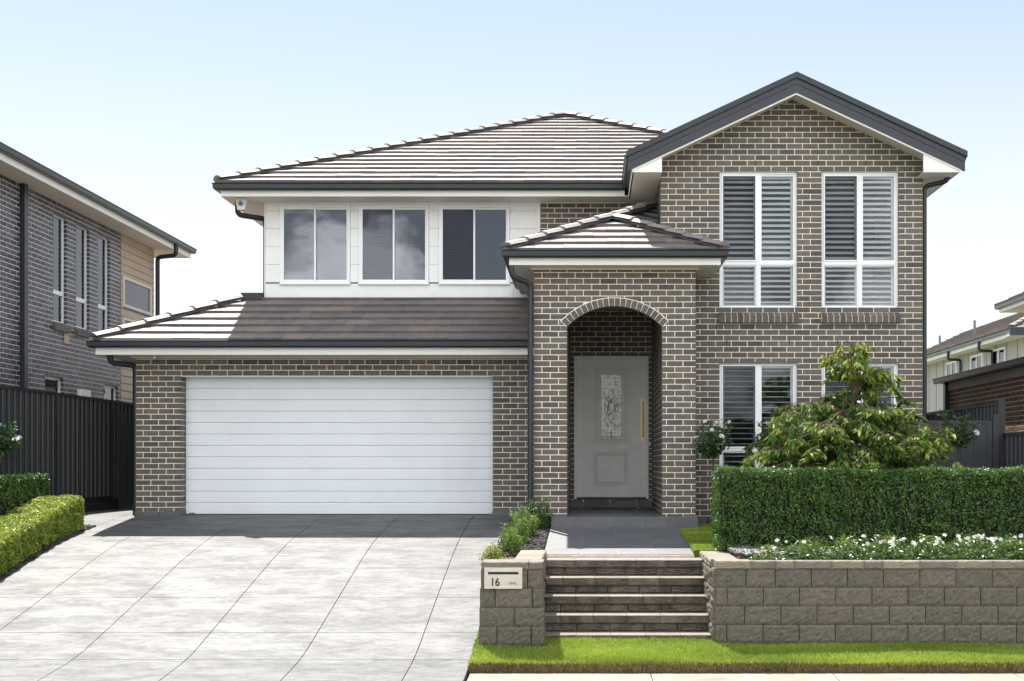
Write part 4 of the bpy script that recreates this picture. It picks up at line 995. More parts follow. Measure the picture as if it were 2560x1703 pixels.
boxo('post', -8.34, -8.26, GYt-.04, GYt+.04, -.82, .93, M['fence'], g1); boxo('gate_rail', -8.24, -7.12, GYt-.02, GYt+.02, .68, .725, M['fence'], g1); boxo('gate_rail', -8.24, -7.12, GYt-.02, GYt+.02, -.75, -.71, M['fence'], g1)
boxo('gate_stile', -8.25, -8.20, GYt-.02, GYt+.02, -.71, .68, M['fence'], g1); boxo('gate_stile', -7.17, -7.12, GYt-.02, GYt+.02, -.71, .68, M['fence'], g1)
corrugated((-8.20, GYt, 0), (-7.17, GYt, 0), -.71, .68, M['fence'], g1, pitch=.2); boxo('latch', -8.26, -8.18, GYt-.05, GYt-.02, -.08, -.02, M['fence'], g1)
# right side
RX = 6.40; fr_ = empty('side_fence', (RX, 21, -.9), 'dark steel fence stepping down right of the house', 'fence')
for a, b, t in ((19.80, 22.1, .965), (22.1, 24.4, .965), (24.4, 26.7, .965)):
    corrugated((RX, a+.05, 0), (RX, b-.03, 0), -.85, t-.03, M['fence_r'], fr_, side=-1); boxo('top_rail', RX-.03, RX+.022, a+.031, b-.031, t-.045, t, M['fence_r'], fr_)
    boxo('post', RX-.036, RX+.03, b-.03, b+.03, -.95, t+.002, M['fence_r'], fr_)
boxo('post', RX-.05, RX+.05, 19.66, 19.80, -.95, 1.0, M['fence_r'], fr_)
for a, b in ((17.3, 19.66), (14.9, 17.3)):
    corrugated((RX+.04, a+.03, 0), (RX+.04, b-.0, 0), -1.0, .44, M['fence_r'], fr_, side=-1); boxo('top_rail', RX+.01, RX+.062, a+.031, b-.001, .43, .475, M['fence_r'], fr_)
    boxo('post', RX, RX+.07, a-.03, a+.03, -1.2, .477, M['fence_r'], fr_)
g2 = empty('side_gate', (5.7, 19.6, -.9), 'slate grey panelled steel gate right of the house', 'gate')
GY2 = 19.62
boxo('post', 6.24, 6.325, GY2-.04, GY2+.04, -.95, .77, M['fence_r'], g2)
boxo('gate_rail', 5.13, 6.20, GY2-.02, GY2+.02, .62, .668, M['fence_r'], g2); boxo('gate_stile', 6.18, 6.225, GY2-.021, GY2+.019, -.85, .66, M['fence_r'], g2); boxo('gate_stile', 5.13, 5.17, GY2-.021, GY2+.019, -.85, .62, M['fence_r'], g2)
x = 5.17
while x < 6.10:
    boxo('gate_panel', x, min(x+.172, 6.18), GY2-.006, GY2+.006, -.85, .62, M['fence_r'], g2)
    if x+.2 < 6.18: boxo('gate_rib', x+.172, x+.202, GY2-.022, GY2+.006, -.85, .62, M['fence_r'], g2)
    x += .202
mb = MB(); mb.box(6.16, 6.36, GY2-.06, GY2-.03, -.13, -.10); mb.box(6.20, 6.24, GY2-.06, GY2-.022, -.18, -.06); mb.build('latch', M['black'], g2)
boxo('gate_rail', 5.13, 6.20, GY2-.02, GY2+.02, -.90, -.85, M['fence_r'], g2)

# ------------------------------------------------------------------ left neighbour
NX = -9.9; nh = empty('neighbour_house', (-12, 24, -.9), 'dark blue brick two storey house left of the fence', 'house')
lwins = [(23.55, 24.15, 2.63, 4.67), (24.60, 25.25, 2.63, 4.67), (25.70, 26.33, 2.63, 4.67), (23.2, 24.0, .3, 1.62), (26.0, 26.8, .3, 1.63)]
wall(((NX, 0, 0), FR), (13, 26.95, -1.5, 4.90), lwins, zref=4.89, phase=26.95, thick=.12, parent=nh, mats=[M['blue_brick'], M['blue_brick']], single=300, brown=False)
wall(((0, 26.95, 0), ((-1, 0, 0), (0, 1, 0))), (9.9, 10.3, -1.5, 4.9), zref=4.89, phase=9.9, parent=nh, mats=[M['blue_brick']]*2, brown=False, thick=.05)
for (a, b, c, d) in lwins:
    wall(((0, b, 0), ((-1, 0, 0), (0, -1, 0))), (9.9+.013, 9.9+.10, c, d), zref=4.89, phase=9.9, parent=nh, mats=[M['blue_brick']]*2, brown=False, thick=.02)
    wall(((0, a, 0), ((-1, 0, 0), (0, 1, 0))), (9.9+.013, 9.9+.10, c, d), zref=4.89, phase=9.9, parent=nh, mats=[M['blue_brick']]*2, brown=False, thick=.02)
    wn_ = D.objects.new('window', None); wn_.location = (NX, (a+b)/2, c); link(wn_, nh)
    def yz(mb, ya, yb, za, zb_, t):
        mb.box(NX-.10, NX-.055, ya, yb, za, za+t); mb.box(NX-.10, NX-.055, ya, yb, zb_-t, zb_); mb.box(NX-.10, NX-.055, ya, ya+t, za+t, zb_-t); mb.box(NX-.10, NX-.055, yb-t, yb, za+t, zb_-t)
    mb = MB(); yz(mb, a, b, c, d, .05)
    tr = 3.21 if c > 2 else None
    if tr: mb.box(NX-.10, NX-.05, a+.05, b-.05, tr-.04, tr+.04)
    mb.build('frame', M['frame'], wn_); boxo('pane', NX-.08, NX-.076, a+.04, b-.04, c+.04, d-.04, M['glass_tint'], wn_)
    boxo('blind', NX-.14, NX-.13, a+.0, b-.0, c, (tr or d) if c > 2 else d-.2, M['louvre'], wn_)
    if c > 2:
        Pc = Pieces(); nb_ = 8; wb = (b-a+.1)/nb_
        for i in range(nb_):
            y0_ = a-.05+i*wb+.005; y1_ = y0_+wb-.01
            q = [(NX+.06, y0_, c-.02-.12), (NX+.06, y0_, c-.01-.03), (NX-.05, y0_, c), (NX-.05, y0_, c-.14)]
            Pc.add(q, [(x_, y1_, z_) for x_, _, z_ in q], 0)
        Pc.emit('sill_brick', 'sill', wn_, [M['brick']], nb_)
boxo('room_wall', -12.2, -12.1, 13, 29, -1, 4.9, M['room'], nh)
# cladding
boxo('wall', NX-.10, NX-.02, 26.96, 29.0, -1, 4.9, M['joint'], nh)
z = 4.88; cwin = [(27.05, 28.80, 3.35, 4.0), (27.05, 28.80, 2.3, 3.13)]
while z > 1.0:
    z0_ = z-.158; segs = [(26.96, 29.0)]
    for (a, b, c, d) in cwin:
        if c < z-.08 < d: segs = [(26.96, a), (b, 29.0)]
    for a, b in segs:
        if b-a > .02: MB().prism([(NX-.02, a, z0_+.004), (NX+.012, a, z0_+.004), (NX-.002, a, z-.002), (NX-.02, a, z-.002)], [(NX-.02, b, z0_+.004), (NX+.012, b, z0_+.004), (NX-.002, b, z-.002), (NX-.02, b, z-.002)]).build('board', M['beige_board'], nh)
    z -= .158
for (a, b, c, d) in cwin:
    wn_ = D.objects.new('window', None); wn_.location = (NX, (a+b)/2, c); link(wn_, nh)
    mb = MB()
    for (ya, yb, za, zb_) in ((a, b, c, c+.06), (a, b, d-.06, d), (a, a+.06, c+.06, d-.06), (b-.06, b, c+.06, d-.06)): mb.box(NX-.02, NX+.03, ya, yb, za, zb_)
    mb.build('frame', M['frieze'], wn_); boxo('pane', NX-.005, NX-.001, a+.05, b-.05, c+.05, d-.05, M['glass'], wn_); boxo('blind', NX-.016, NX-.012, a+.06, b-.06, c+.06, d-.06, M['louvre'], wn_)
boxo('wall', -14, NX-.1, 28.9, 29.0, -1, 4.9, M['beige_board'], nh)
npth2 = [(-9.40, 10), (-9.40, 30.1), (-14, 30.1)]
sweep(npth2, [(0, 4.87), (0, 5.0), (-.02, 5.0), (-.02, 4.87)]).build('fascia', M['fascia'], nh)
sweep(npth2, [(o, 4.985+q) for o, q in GUT]).build('gutter', M['metal'], nh)
boxo('soffit', -14, -9.42, 10, 30.08, 4.89, 4.90, M['soffit'], nh)
mb = MB(); mb.prism([(-9.36, 10, 5.05), (-9.36, 30.15, 5.05), (-12.5, 27, 6.45), (-12.5, 10, 6.45)], [(-9.36, 10, 5.0), (-9.36, 30.15, 5.0), (-12.5, 27, 6.40), (-12.5, 10, 6.40)]); mb.build('roof', M['zinc'], nh)
boxo('downpipe', NX+.005, NX+.09, 22.15, 22.30, -1, 4.888, M['metal'], nh)
pipe([(-9.36, 28.9, 4.98), (-9.36, 28.9, 4.74), (-9.83, 29.05, 4.72), (-9.83, 29.05, -.8)], .05, parent=nh)
boxo('meter_box', NX+.004, NX+.10, 24.65, 25.07, 1.0, 1.45, M['fascia'], nh); boxo('wall_vent', NX+.004, NX+.02, 24.02, 24.22, 2.28, 2.46, M['beige_board'], nh)

# ------------------------------------------------------------------ right neighbours
RBX = 7.40; rh = empty('neighbour_garage', (9, 22, -.9), 'single storey brown brick building behind the right hand fence', 'house')
wall(((RBX, 0, 0), FL), (16.5, 26.2, -.95, 1.62), zref=1.6, phase=26.2, parent=rh, mats=[M['tan_brick']]*2, brown=False, single=300)
wall(((0, 26.2, 0), ((1, 0, 0), (0, 1, 0))), (7.4, 8.4, -.95, 1.62), zref=1.6, phase=7.4, parent=rh, mats=[M['tan_brick']]*2, brown=False)
wall(((0, 16.5, 0), FN), (RBX+.013, 12, -.95, 1.62), zref=1.6, phase=7.4, parent=rh, mats=[M['tan_brick']]*2, brown=False)
boxo('side_wall', 11.95, 12.05, 16.6, 26.1, -.95, 1.62, M['tan_brick'], rh)
boxo('frieze_board', RBX-.03, RBX+.02, 16.5, 26.25, 1.50, 1.665, M['pale_wall'], rh)
sweep([(RBX-.14, 26.4), (RBX-.14, 16.5)], [(o, 1.655+q) for o, q in [(0,0), (.02,0), (.02,.12), (0,.12)]]).build('fascia', M['metal'], rh)
sweep([(RBX-.14, 26.4), (RBX-.14, 16.5)][::1], [(o, 1.655+q) for o, q in GUT]).build('gutter', M['metal'], rh)
boxo('soffit', RBX-.13, RBX+.02, 16.5, 26.38, 1.655, 1.665, M['metal'], rh)
mb = MB(); mb.prism([(RBX-.12, 26.4, 1.76), (RBX-.12, 16.5, 1.76), (12.2, 16.4, 2.2), (12.2, 26.4, 2.2)], [(RBX-.12, 26.4, 1.72), (RBX-.12, 16.5, 1.72), (12.2, 16.4, 2.16), (12.2, 26.4, 2.16)]); mb.build('roof', M['zinc'], rh)
boxo('downpipe', RBX-.09, RBX-.004, 26.05, 26.19, -.9, 1.655, M['metal'], rh)
# pale two storey house further back
fx, fz = 14.35, 4.6; fh = empty('rear_house', (16, 48, -1), 'pale boarded two storey house beyond the brown brick building', 'house')
boxo('wall', fx+.65, 22, 44.0, 60, -1, fz-.22, M['pale_wall'], fh)
y = 44.4
while y < 60: boxo('cover_strip', fx+.63, fx+.652, y, y+.03, 1, fz-.22, M['joint'], fh); y += 1.15
def far_eave(x0, y0, y1):
    sweep([(x0+.12, y1), (x0+.12, y0)], [(0, fz-.24), (0, fz-.06), (-.03, fz-.06), (-.03, fz-.24)]).build('fascia', M['fascia'], fh)
    sweep([(x0+.12, y1), (x0+.12, y0)], [(o, fz-.10+q*.9) for o, q in GUT]).build('gutter', M['zinc'], fh)
    boxo('soffit', x0+.13, x0+1.2, y0, y1, fz-.24, fz-.225, M['soffit'], fh)
far_eave(fx, 43.3, 60)
boxo('eave_front', fx, 22, 43.25, 43.3, fz-.22, fz-.0, M['metal'], fh); boxo('soffit', fx, 22, 43.31, 44.0, fz-.235, fz-.22, M['soffit'], fh)
def rtile(O, A, B, reg, parent): roof_face(O, A, B, reg, parent=parent, gauge=.35, tw=.45)
roof_face((fx, 0, fz+.02), (0, -1, 0), (c25, 0, SL*c25), [(-60, 0), (-43.3, 0), (-46.5, 3.2/c25), (-60, 3.2/c25)], parent=fh, gauge=.35, tw=.45)
roof_face((0, 43.3, fz+.02), (1, 0, 0), BU, [(fx, 0), (22, 0), (22, 3.2/c25), (fx+3.2, 3.2/c25)], parent=fh, gauge=.35, tw=.45)
ridge((fx+.05, 43.35, fz+.08), (fx+3.2, 46.5, fz+.05+SL*3.2), parent=fh)
for (yy, zt) in ((50.5, 5.7), (55.5, 5.6)): MB().tube([(fx+1.0, yy, 4.9), (fx+1.0, yy, zt)], .05, 8).build('vent_pipe', M['zinc'], fh)
for ya in (45.6, 48.2, 51.6):
    wn_ = D.objects.new('window', None); wn_.location = (fx+.6, ya, 3.4); link(wn_, fh)
    mb = MB()
    for (a, b, c, d) in ((ya, ya+1.5, 3.1, 3.17), (ya, ya+1.5, 4.13, 4.2), (ya, ya+.07, 3.17, 4.13), (ya+1.43, ya+1.5, 3.17, 4.13), (ya+.7, ya+.77, 3.17, 4.13)): mb.box(fx+.58, fx+.66, a, b, c, d)
    mb.build('frame', M['frame'], wn_); boxo('pane', fx+.615, fx+.62, ya+.06, ya+1.44, 3.16, 4.14, M['glass_tint'], wn_)
for yy in (46.9, 50.9): pipe([(fx+.06, yy, fz-.1), (fx+.06, yy, fz-.42), (fx+.56, yy+.02, fz-.44), (fx+.56, yy+.02, .5)], .055, parent=fh)
# corner of a taller roof at the right edge
fh2 = empty('far_house', (14, 33, -1), 'far house showing only its raised white eave corner at the right edge', 'house')
boxo('wall', 12.7, 20, 28, 36.6, -1, 4.42, M['pale_wall'], fh2)
q2 = [(20, 37.2), (12.02, 37.2), (12.02, 28)]
fas(q2, 4.42, 4.60, parent=fh2); gut(q2, 4.52, m=M['zinc'], parent=fh2); boxo('soffit', 12.03, 20, 28, 37.19, 4.425, 4.435, M['soffit'], fh2)
roof_face((11.92, 0, 4.63), (0, -1, 0), (c25, 0, SL*c25), [(-37.3, 0), (-28, 0), (-28, 3/c25), (-34.3, 3/c25)], parent=fh2, gauge=.35, tw=.45)

# ------------------------------------------------------------------ planting
def noise3(p, s, seed=0):
    x, y, z = p[:, 0]*s, p[:, 1]*s, p[:, 2]*s; r = np.random.default_rng(seed); v = 0
    for k in range(7):
        a = r.normal(size=3)*(1+.35*k); v = v+np.sin(a[0]*x+a[1]*y+a[2]*z+r.uniform(0, 6.28))/(1+.25*k)
    return v/3.2
def leafquads(P, Nrm, size, tone_lo=0, tone_hi=1, spread=.9, asp=.55, droop=None):
    """diamond leaves: P points, Nrm outward direction"""
    n = len(P); d = Nrm+rng.normal(0, spread, (n, 3)); d /= np.linalg.norm(d, axis=1)[:, None]
    a = rng.normal(size=(n, 3)); a -= (a*d).sum(1)[:, None]*d; a /= np.linalg.norm(a, axis=1)[:, None]; b = np.cross(d, a)
    s = size*rng.uniform(.6, 1.25, n)[:, None]
    V = np.stack([P-a*s*.5, P+b*s*asp*.5, P+a*s*.5, P-b*s*asp*.5], 1); return V
def box_points(n, x0, x1, y0, y1, ztop, zbot, faces, depth=.07, lump=.03, seed=1, rnd=.06):
    """points in a shell just inside the faces of a box; ztop/zbot are functions of (x,y)"""
    out = []; nr = []
    A = {'top': (x1-x0)*(y1-y0), 'front': (x1-x0)*1.0, 'left': (y1-y0)*1.0, 'right': (y1-y0)*.7, 'back': (x1-x0)*.6}
    tot = sum(A[f] for f in faces)
    for f in faces:
        m = int(n*A[f]/tot); u = rng.random(m); v = rng.random(m); dp_ = depth*rng.random(m)**1.6
        if f == 'top': x = x0+u*(x1-x0); y = y0+v*(y1-y0); z = ztop(x, y)-dp_; N_ = np.tile([0, 0, 1.], (m, 1))
        elif f in ('front', 'back'):
            x = x0+u*(x1-x0); y = np.full(m, y0 if f == 'front' else y1)+(dp_ if f == 'front' else -dp_); z = zbot(x, y)+v*(ztop(x, y)-zbot(x, y)); N_ = np.tile([0, -1. if f == 'front' else 1., .25], (m, 1))
        else:
            y = y0+u*(y1-y0); x = np.full(m, x0 if f == 'left' else x1)+(dp_ if f == 'left' else -dp_); z = zbot(x, y)+v*(ztop(x, y)-zbot(x, y)); N_ = np.tile([-1. if f == 'left' else 1., 0, .25], (m, 1))
        P = np.stack([x, y, z], 1); out.append(P); nr.append(N_)
    P = np.vstack(out); N_ = np.vstack(nr)
    # round the edges, then lumps
    for ax, lo, hi in ((0, x0, x1), (1, y0, y1)):
        t = np.clip((ztop(P[:, 0], P[:, 1])-P[:, 2])/rnd, 0, 1); ins = rnd*.6*(1-t)**2
        P[:, ax] = np.where(P[:, ax] < lo+rnd, np.maximum(P[:, ax], lo+ins), P[:, ax]); P[:, ax] = np.where(P[:, ax] > hi-rnd, np.minimum(P[:, ax], hi-ins), P[:, ax])
    L = noise3(P, 9, seed)*lump+noise3(P, 30, seed+5)*lump*.6; P = P+N_*L[:, None]
    return P, N_, L
def hedge(name, label, x0, x1, y0, y1, ztop, zbot, faces, n, leaf, m, group=None, core=.07, depth=.08, lump=.025, seed=1):
    h = empty(name, ((x0+x1)/2, (y0+y1)/2, float(zbot(np.array([(x0+x1)/2]), np.array([(y0+y1)/2]))[0])), label, 'hedge', group)
    P, N_, L = box_points(n, x0, x1, y0, y1, ztop, zbot, faces, depth, lump, seed)
    # thin out in patches so that the core, coloured dark as inner shade, shows
    k = rng.random(len(P)) < np.clip(.78+noise3(P*np.array([1, 1, .35]), 22, seed+9)*.9, .25, 1); P, N_, L = P[k], N_[k], L[k]
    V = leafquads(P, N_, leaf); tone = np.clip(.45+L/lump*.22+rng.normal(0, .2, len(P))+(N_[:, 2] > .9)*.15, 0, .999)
    o = D.objects.new('foliage', quadmesh('foliage', V, m, 1+tone)); link(o, h); o['kind'] = 'stuff'
    ny = 6; Y = np.linspace(y0+core, y1-core, ny); mb = MB()
    for a, b in zip(Y, Y[1:]):
        za, zb_ = float(ztop(np.array([0.]), np.array([a]))[0])-core, float(ztop(np.array([0.]), np.array([b]))[0])-core; qa, qb = float(zbot(np.array([0.]), np.array([a]))[0])-.02, float(zbot(np.array([0.]), np.array([b]))[0])-.02
        mb.prism([(x0+core, a, qa), (x1-core, a, qa), (x1-core, a, za), (x0+core, a, za)], [(x0+core, b, qb), (x1-core, b, qb), (x1-core, b, zb_), (x0+core, b, zb_)])
    mb.build('shade_core', M['core'], h); return h  # solid filler block, its dark colour standing for shade inside the hedge
cst = lambda c: (lambda x, y: np.full(len(x), c))
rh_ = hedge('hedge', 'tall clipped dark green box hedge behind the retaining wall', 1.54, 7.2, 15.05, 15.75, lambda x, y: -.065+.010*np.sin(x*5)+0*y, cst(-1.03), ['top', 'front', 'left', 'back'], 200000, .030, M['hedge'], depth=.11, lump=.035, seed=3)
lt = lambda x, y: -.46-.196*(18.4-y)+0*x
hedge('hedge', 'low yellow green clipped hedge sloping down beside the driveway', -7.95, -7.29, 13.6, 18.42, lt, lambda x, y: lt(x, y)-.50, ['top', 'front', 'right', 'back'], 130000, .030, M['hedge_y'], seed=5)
hedge('hedge', 'taller green hedge against the black fence at the left edge', -8.34, -7.97, 14.5, 18.85, lambda x, y: -.14-.02*(18.8-y)+0*x, lambda x, y: np.array([zp(v) for v in np.atleast_1d(y)]), ['top', 'right', 'back'], 60000, .032, M['hedge'], seed=8)
# twigs showing at the front of the tall hedge
mb = MB()
for i in range(60):
    x = random.uniform(1.6, 6.5); z = random.uniform(-1.0, -.4); mb.tube([(x, 15.08, z), (x+random.uniform(-.03, .03), 15.06, z+.12), (x+random.uniform(-.05, .05), 15.07, z+.25)], .003, 4, False)
o = mb.build('twigs', M['bark'], rh_); o['kind'] = 'stuff'

def shrub(name, label, c, r, h, n, leaf, m, group=None, asp=.5, stem=True):
    """small upright box plant: leaves on many short shoots"""
    s = empty(name, c, label, 'shrub', group); P = []; N_ = []; st = MB()
    for i in range(int(26*r/.2)+10):
        a = random.uniform(0, 6.28); q = math.sqrt(random.random())*r; bx, by = c[0]+q*math.cos(a)*.5, c[1]+q*math.sin(a)*.5; tx, ty = c[0]+q*math.cos(a), c[1]+q*math.sin(a)
        hh = h*random.uniform(.55, 1.05)*(1-.35*(q/r)**2); st.tube([(bx, by, c[2]), (tx, ty, c[2]+hh*.95)], [.005, .002], 4, False)
        for k in range(n):
            t = random.uniform(.12, 1); P.append((bx+(tx-bx)*t+random.gauss(0, .022), by+(ty-by)*t+random.gauss(0, .022), c[2]+hh*t)); N_.append((math.cos(a)*.5, math.sin(a)*.5, .7))
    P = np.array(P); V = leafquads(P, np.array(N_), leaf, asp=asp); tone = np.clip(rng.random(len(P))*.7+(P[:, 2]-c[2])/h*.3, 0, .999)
    o = D.objects.new('foliage', quadmesh('foliage', V, m, 1+tone)); link(o, s); o['kind'] = 'stuff'; st.build('stems', M['stem'], s); return s
zs = lambda y: zpath(y)-.03
shrub('box_shrub', 'dark box shrub by the downpipe, nearest the porch step', (-.70, 18.05, zs(18.05)), .20, .56, 70, .028, M['hedge'])
shrub('box_shrub', 'bright green box shrub in front of the porch pillar', (-.86, 17.2, zs(17.2)), .21, .48, 75, .028, M['hedge_g'])
shrub('box_shrub', 'bright box shrub halfway along the strip beside the path', (-.92, 16.4, zs(16.4)), .20, .42, 70, .028, M['hedge_g'])
shrub('box_shrub', 'small box shrub behind the letterbox wall cap', (-.96, 15.6, zs(15.6)), .18, .34, 60, .028, M['hedge_g'])
shrub('box_shrub', 'straggly yellowing shrub at the driveway edge behind the letterbox', (-1.10, 14.75, zs(14.75)-.06), .16, .30, 45, .03, M['leaf_new'])

def pebbles(name, label, pts, r, m='pebble'):
    base = [(0,0,1),(.9,0,.3),(.28,.86,.3),(-.73,.53,.3),(-.73,-.53,.3),(.28,-.86,.3),(.8,.5,-.4),(-.3,.9,-.4),(-.95,0,-.4),(-.3,-.9,-.4),(.8,-.5,-.4)]
    fc = [(0,1,2),(0,2,3),(0,3,4),(0,4,5),(0,5,1),(1,6,2),(2,6,7),(2,7,3),(3,7,8),(3,8,4),(4,8,9),(4,9,5),(5,9,10),(5,10,1),(1,10,6)]
    V = []; Fc = []; T = []
    for p in pts:
        s = r*random.uniform(.6, 1.4); a = random.uniform(0, 6.28); sx_, sy_, sz_ = s*random.uniform(.8, 1.5), s*random.uniform(.7, 1), s*random.uniform(.4, .7); k = len(V); t = 1+random.random()
        for b in base: x, y = b[0]*sx_, b[1]*sy_; V.append((p[0]+x*math.cos(a)-y*math.sin(a), p[1]+x*math.sin(a)+y*math.cos(a), p[2]+b[2]*sz_))
        for f in fc: Fc.append(tuple(k+i for i in f)); T.append(t)
    o = D.objects.new(name, mesh(name, V, Fc, M[m], T, smooth=True)); COL.objects.link(o); return tag(o, label, 'pebbles', kind='stuff')
pts = [(random.uniform(-7.40, -7.22), y, zp(y)+.01) for y in np.random.default_rng(1).uniform(13.5, 18.75, 900)]
pebbles('pebbles', 'grey river pebbles edging the low hedge along the driveway', pts, .026, 'dark_pebble')  # dark stones; their tone also paints in the hedge's shadow band
pts = [(random.uniform(-1.14, -.55), y, zs(y)+random.uniform(0, .02)) for y in np.random.default_rng(2).uniform(15.3, 18.05, 1700)]
pebbles('pebbles', 'dark pebbles in the strip between driveway and tiled path', pts, .024, 'dark_pebble')
pts = [(x, random.uniform(13.98, 15.1), -1.0+random.uniform(0, .02)) for x in np.random.default_rng(3).uniform(1.65, 3.2, 900)]
pebbles('pebbles', 'pale pebbles at the foot of the tall hedge', pts, .03)
sheet('strip_soil', [-1.16, -.55], [13.85, 15, 16.5, 18.06], lambda x, y: zs(y)-.015, M['soil'], thick=.5)
sheet('bed_soil', [1.62, 3, 7.4], [13.9, 15, 16.5, 18, 19.2], lambda x, y: -1.07+max(0, min(1, (y-14)/4))*.12, M['soil'], thick=.2)

# flowering border along the wall
bd = empty('flower_border', (4, 14.4, -1.02), 'low glossy green border plants with white flowers on top of the wall', 'border plants')
n = 60000; x = 1.75+rng.random(n)**.9*5.4; y = rng.uniform(13.84, 14.9, n); q_ = np.stack([x, y, x*0], 1)
clump = np.clip(.55+noise3(q_, 11, 41)*.55+noise3(q_, 26, 42)*.35, .05, 1.25); edge = np.clip((y-13.78)/.2, .35, 1)*np.clip((x-1.62)/.4, .3, 1)
hgt_ = (.12+.10*np.clip((x-1.9)/1.2, 0, 1))*clump*edge; t_ = rng.random(n)**.6; z = -1.045+hgt_*t_
P = np.stack([x+rng.normal(0, .01, n), y, z], 1)
V = leafquads(P, np.tile([0, -.35, .8], (n, 1)), .046, asp=.38, spread=.75); o = D.objects.new('foliage', quadmesh('foliage', V, M['gard_leaf'], 1+np.clip(rng.random(n)*.5+t_*clump*.42, 0, .999))); link(o, bd); o['kind'] = 'stuff'
fm = MB(); 
for k in range(6):
    a = k*math.pi/3; w_ = .42; fm.add([(0, 0, 0), (.020*math.cos(a-w_), .020*math.sin(a-w_), .006), (.036*math.cos(a), .036*math.sin(a), .002), (.020*math.cos(a+w_), .020*math.sin(a+w_), .006)], [(0, 1, 2, 3)])
fmesh = mesh('flower', fm.v, fm.f, M['petal'])
for i in range(84):
    xx = 1.9+5.0*random.random() if random.random() < .3 else random.choice([3.05, 3.3, 3.42, 3.62, 3.95, 4.25, 4.45, 4.6, 4.9, 5.3])+random.gauss(0, .07); yy = random.uniform(13.95, 14.75); hh = (.13+.07*min(1, (xx-1.7)/1.2))
    o = D.objects.new('flower', fmesh); o.location = (xx, yy, -1.045+hh*random.uniform(.6, 1.1)+.015); o.rotation_euler = (R(random.uniform(15, 75)), R(random.uniform(-30, 30)), random.uniform(-.6, .6)); s_ = random.uniform(.6, 1.0); o.scale = (s_, s_, s_); link(o, bd)

# roses
def rosebloom(r, name='flower'):
    mb = MB()
    for ring_, (k, rr, h0, h1) in enumerate(((6, 1.0, 0, .35), (5, .75, .05, .6), (4, .45, .1, .75))):
        for i in range(k):
            a = 6.283*i/k+ring_*.5; w_ = 3.1/k
            mb.add([(0, 0, h0*r), (rr*r*.8*math.cos(a-w_), rr*r*.8*math.sin(a-w_), h1*r*.8), (rr*r*math.cos(a), rr*r*math.sin(a), h1*r), (rr*r*.8*math.cos(a+w_), rr*r*.8*math.sin(a+w_), h1*r*.8)], [(0, 1, 2, 3)])
    return mesh(name, mb.v, mb.f, M['petal'])
RB = rosebloom(.045)
def rose(label, base, head, r, hz, nleaf, blooms, bare=False):
    s = empty('rose_bush', base, label, 'rose bush', 'standard rose bushes'); st = MB(); c = Vector(head)
    st.tube([base, ((base[0]+c.x)/2+.01, (base[1]+c.y)/2, (base[2]+c.z)/2), (c.x, c.y, c.z-hz*.4)], [.018, .015, .012], 7)
    tips = []
    for i in range(24):
        a = random.uniform(0, 6.28); e = random.uniform(-.2, 1); d = Vector((math.cos(a)*r*random.uniform(.4, 1), math.sin(a)*r*random.uniform(.4, 1), hz*e))
        p0 = Vector((c.x, c.y, c.z-hz*.4)); p1 = p0+d*.5+Vector((0, 0, .06)); p2 = c+d; tips.append((p0, p1, p2)); st.tube([p0, p1, p2], [.007, .005, .002], 5, False)
    st.build('stem', M['stem'], s, smooth=True); P = []
    for i in range(nleaf):
        p0, p1, p2 = random.choice(tips); t = random.uniform(.15, 1); q = p0*(1-t)**2+p1*2*t*(1-t)+p2*t*t; P.append(tuple(q+Vector((random.gauss(0, .035), random.gauss(0, .035), random.gauss(0, .035)))))
    P = np.array(P); V = leafquads(P, np.tile([0, -.3, .6], (len(P), 1)), .055, asp=.6); o = D.objects.new('foliage', quadmesh('foliage', V, M['rose_leaf'], 1+rng.random(len(P))*.999)); link(o, s); o['kind'] = 'stuff'
    for i in range(blooms):
        p0, p1, p2 = tips[i % len(tips)]; o = D.objects.new('flower', RB); o.location = p2 if p2.z > c.z-.1*hz else p2+Vector((0, -.03, hz*.4)); o.rotation_euler = (R(random.uniform(20, 80)), R(random.uniform(-30, 30)), random.uniform(-1, 1)); sc_ = random.uniform(.7, 1.15); o.scale = (sc_,)*3; link(o, s)
    return s
rose('standard rose with cream blooms beside the porch pillar', (1.78, 18.3, -.93), (1.80, 18.3, .26), .27, .36, 1500, 12)
rose('nearly flowerless standard rose between the tree and the lower window', (2.62, 18.4, -.93), (2.60, 18.4, .30), .20, .40, 900, 1)
rose('standard rose with a single white bloom in front of the right gate', (5.35, 18.6, -.93), (5.42, 18.6, .42), .30, .38, 1100, 4)
rose('white flowered rose above the hedge at the left edge', (-8.28, 17.6, zp(17.6)), (-8.26, 17.9, .30), .26, .28, 1100, 7)

# the ornamental tree
tree = empty('ornamental_tree', (3.28, 16.22, -1.0), 'small spreading tree with drooping yellow green leaves behind the tall hedge', 'tree')
tr_ = MB(); TB = Vector((3.28, 16.22, -1.0)); TT = Vector((3.44, 16.22, 1.36))
trunk = [TB, Vector((3.29, 16.22, -.3)), Vector((3.30, 16.22, .1)), Vector((3.35, 16.22, .56)), Vector((3.40, 16.22, .95)), TT]
tr_.tube(trunk, [.060, .052, .046, .032, .018, .005], 12); tr_.build('trunk', M['bark'], tree, smooth=True)
def trunk_at(z):
    for a, b in zip(trunk, trunk[1:]):
        if a.z <= z <= b.z: return a.lerp(b, (z-a.z)/(b.z-a.z))
    return TT
def rad(z):
    T_ = [(1.55, .10), (1.40, .30), (1.15, .50), (1.0, .50), (.85, .72), (.65, 1.22), (.4, 1.42), (.05, 1.46), (-.3, 1.32), (-.6, .9)]
    for (a, ra), (b, rb) in zip(T_, T_[1:]):
        if z >= b: return ra+(rb-ra)*(a-z)/(a-b)
    return .8
tw = MB(); LP = []; LD = []; LN = []
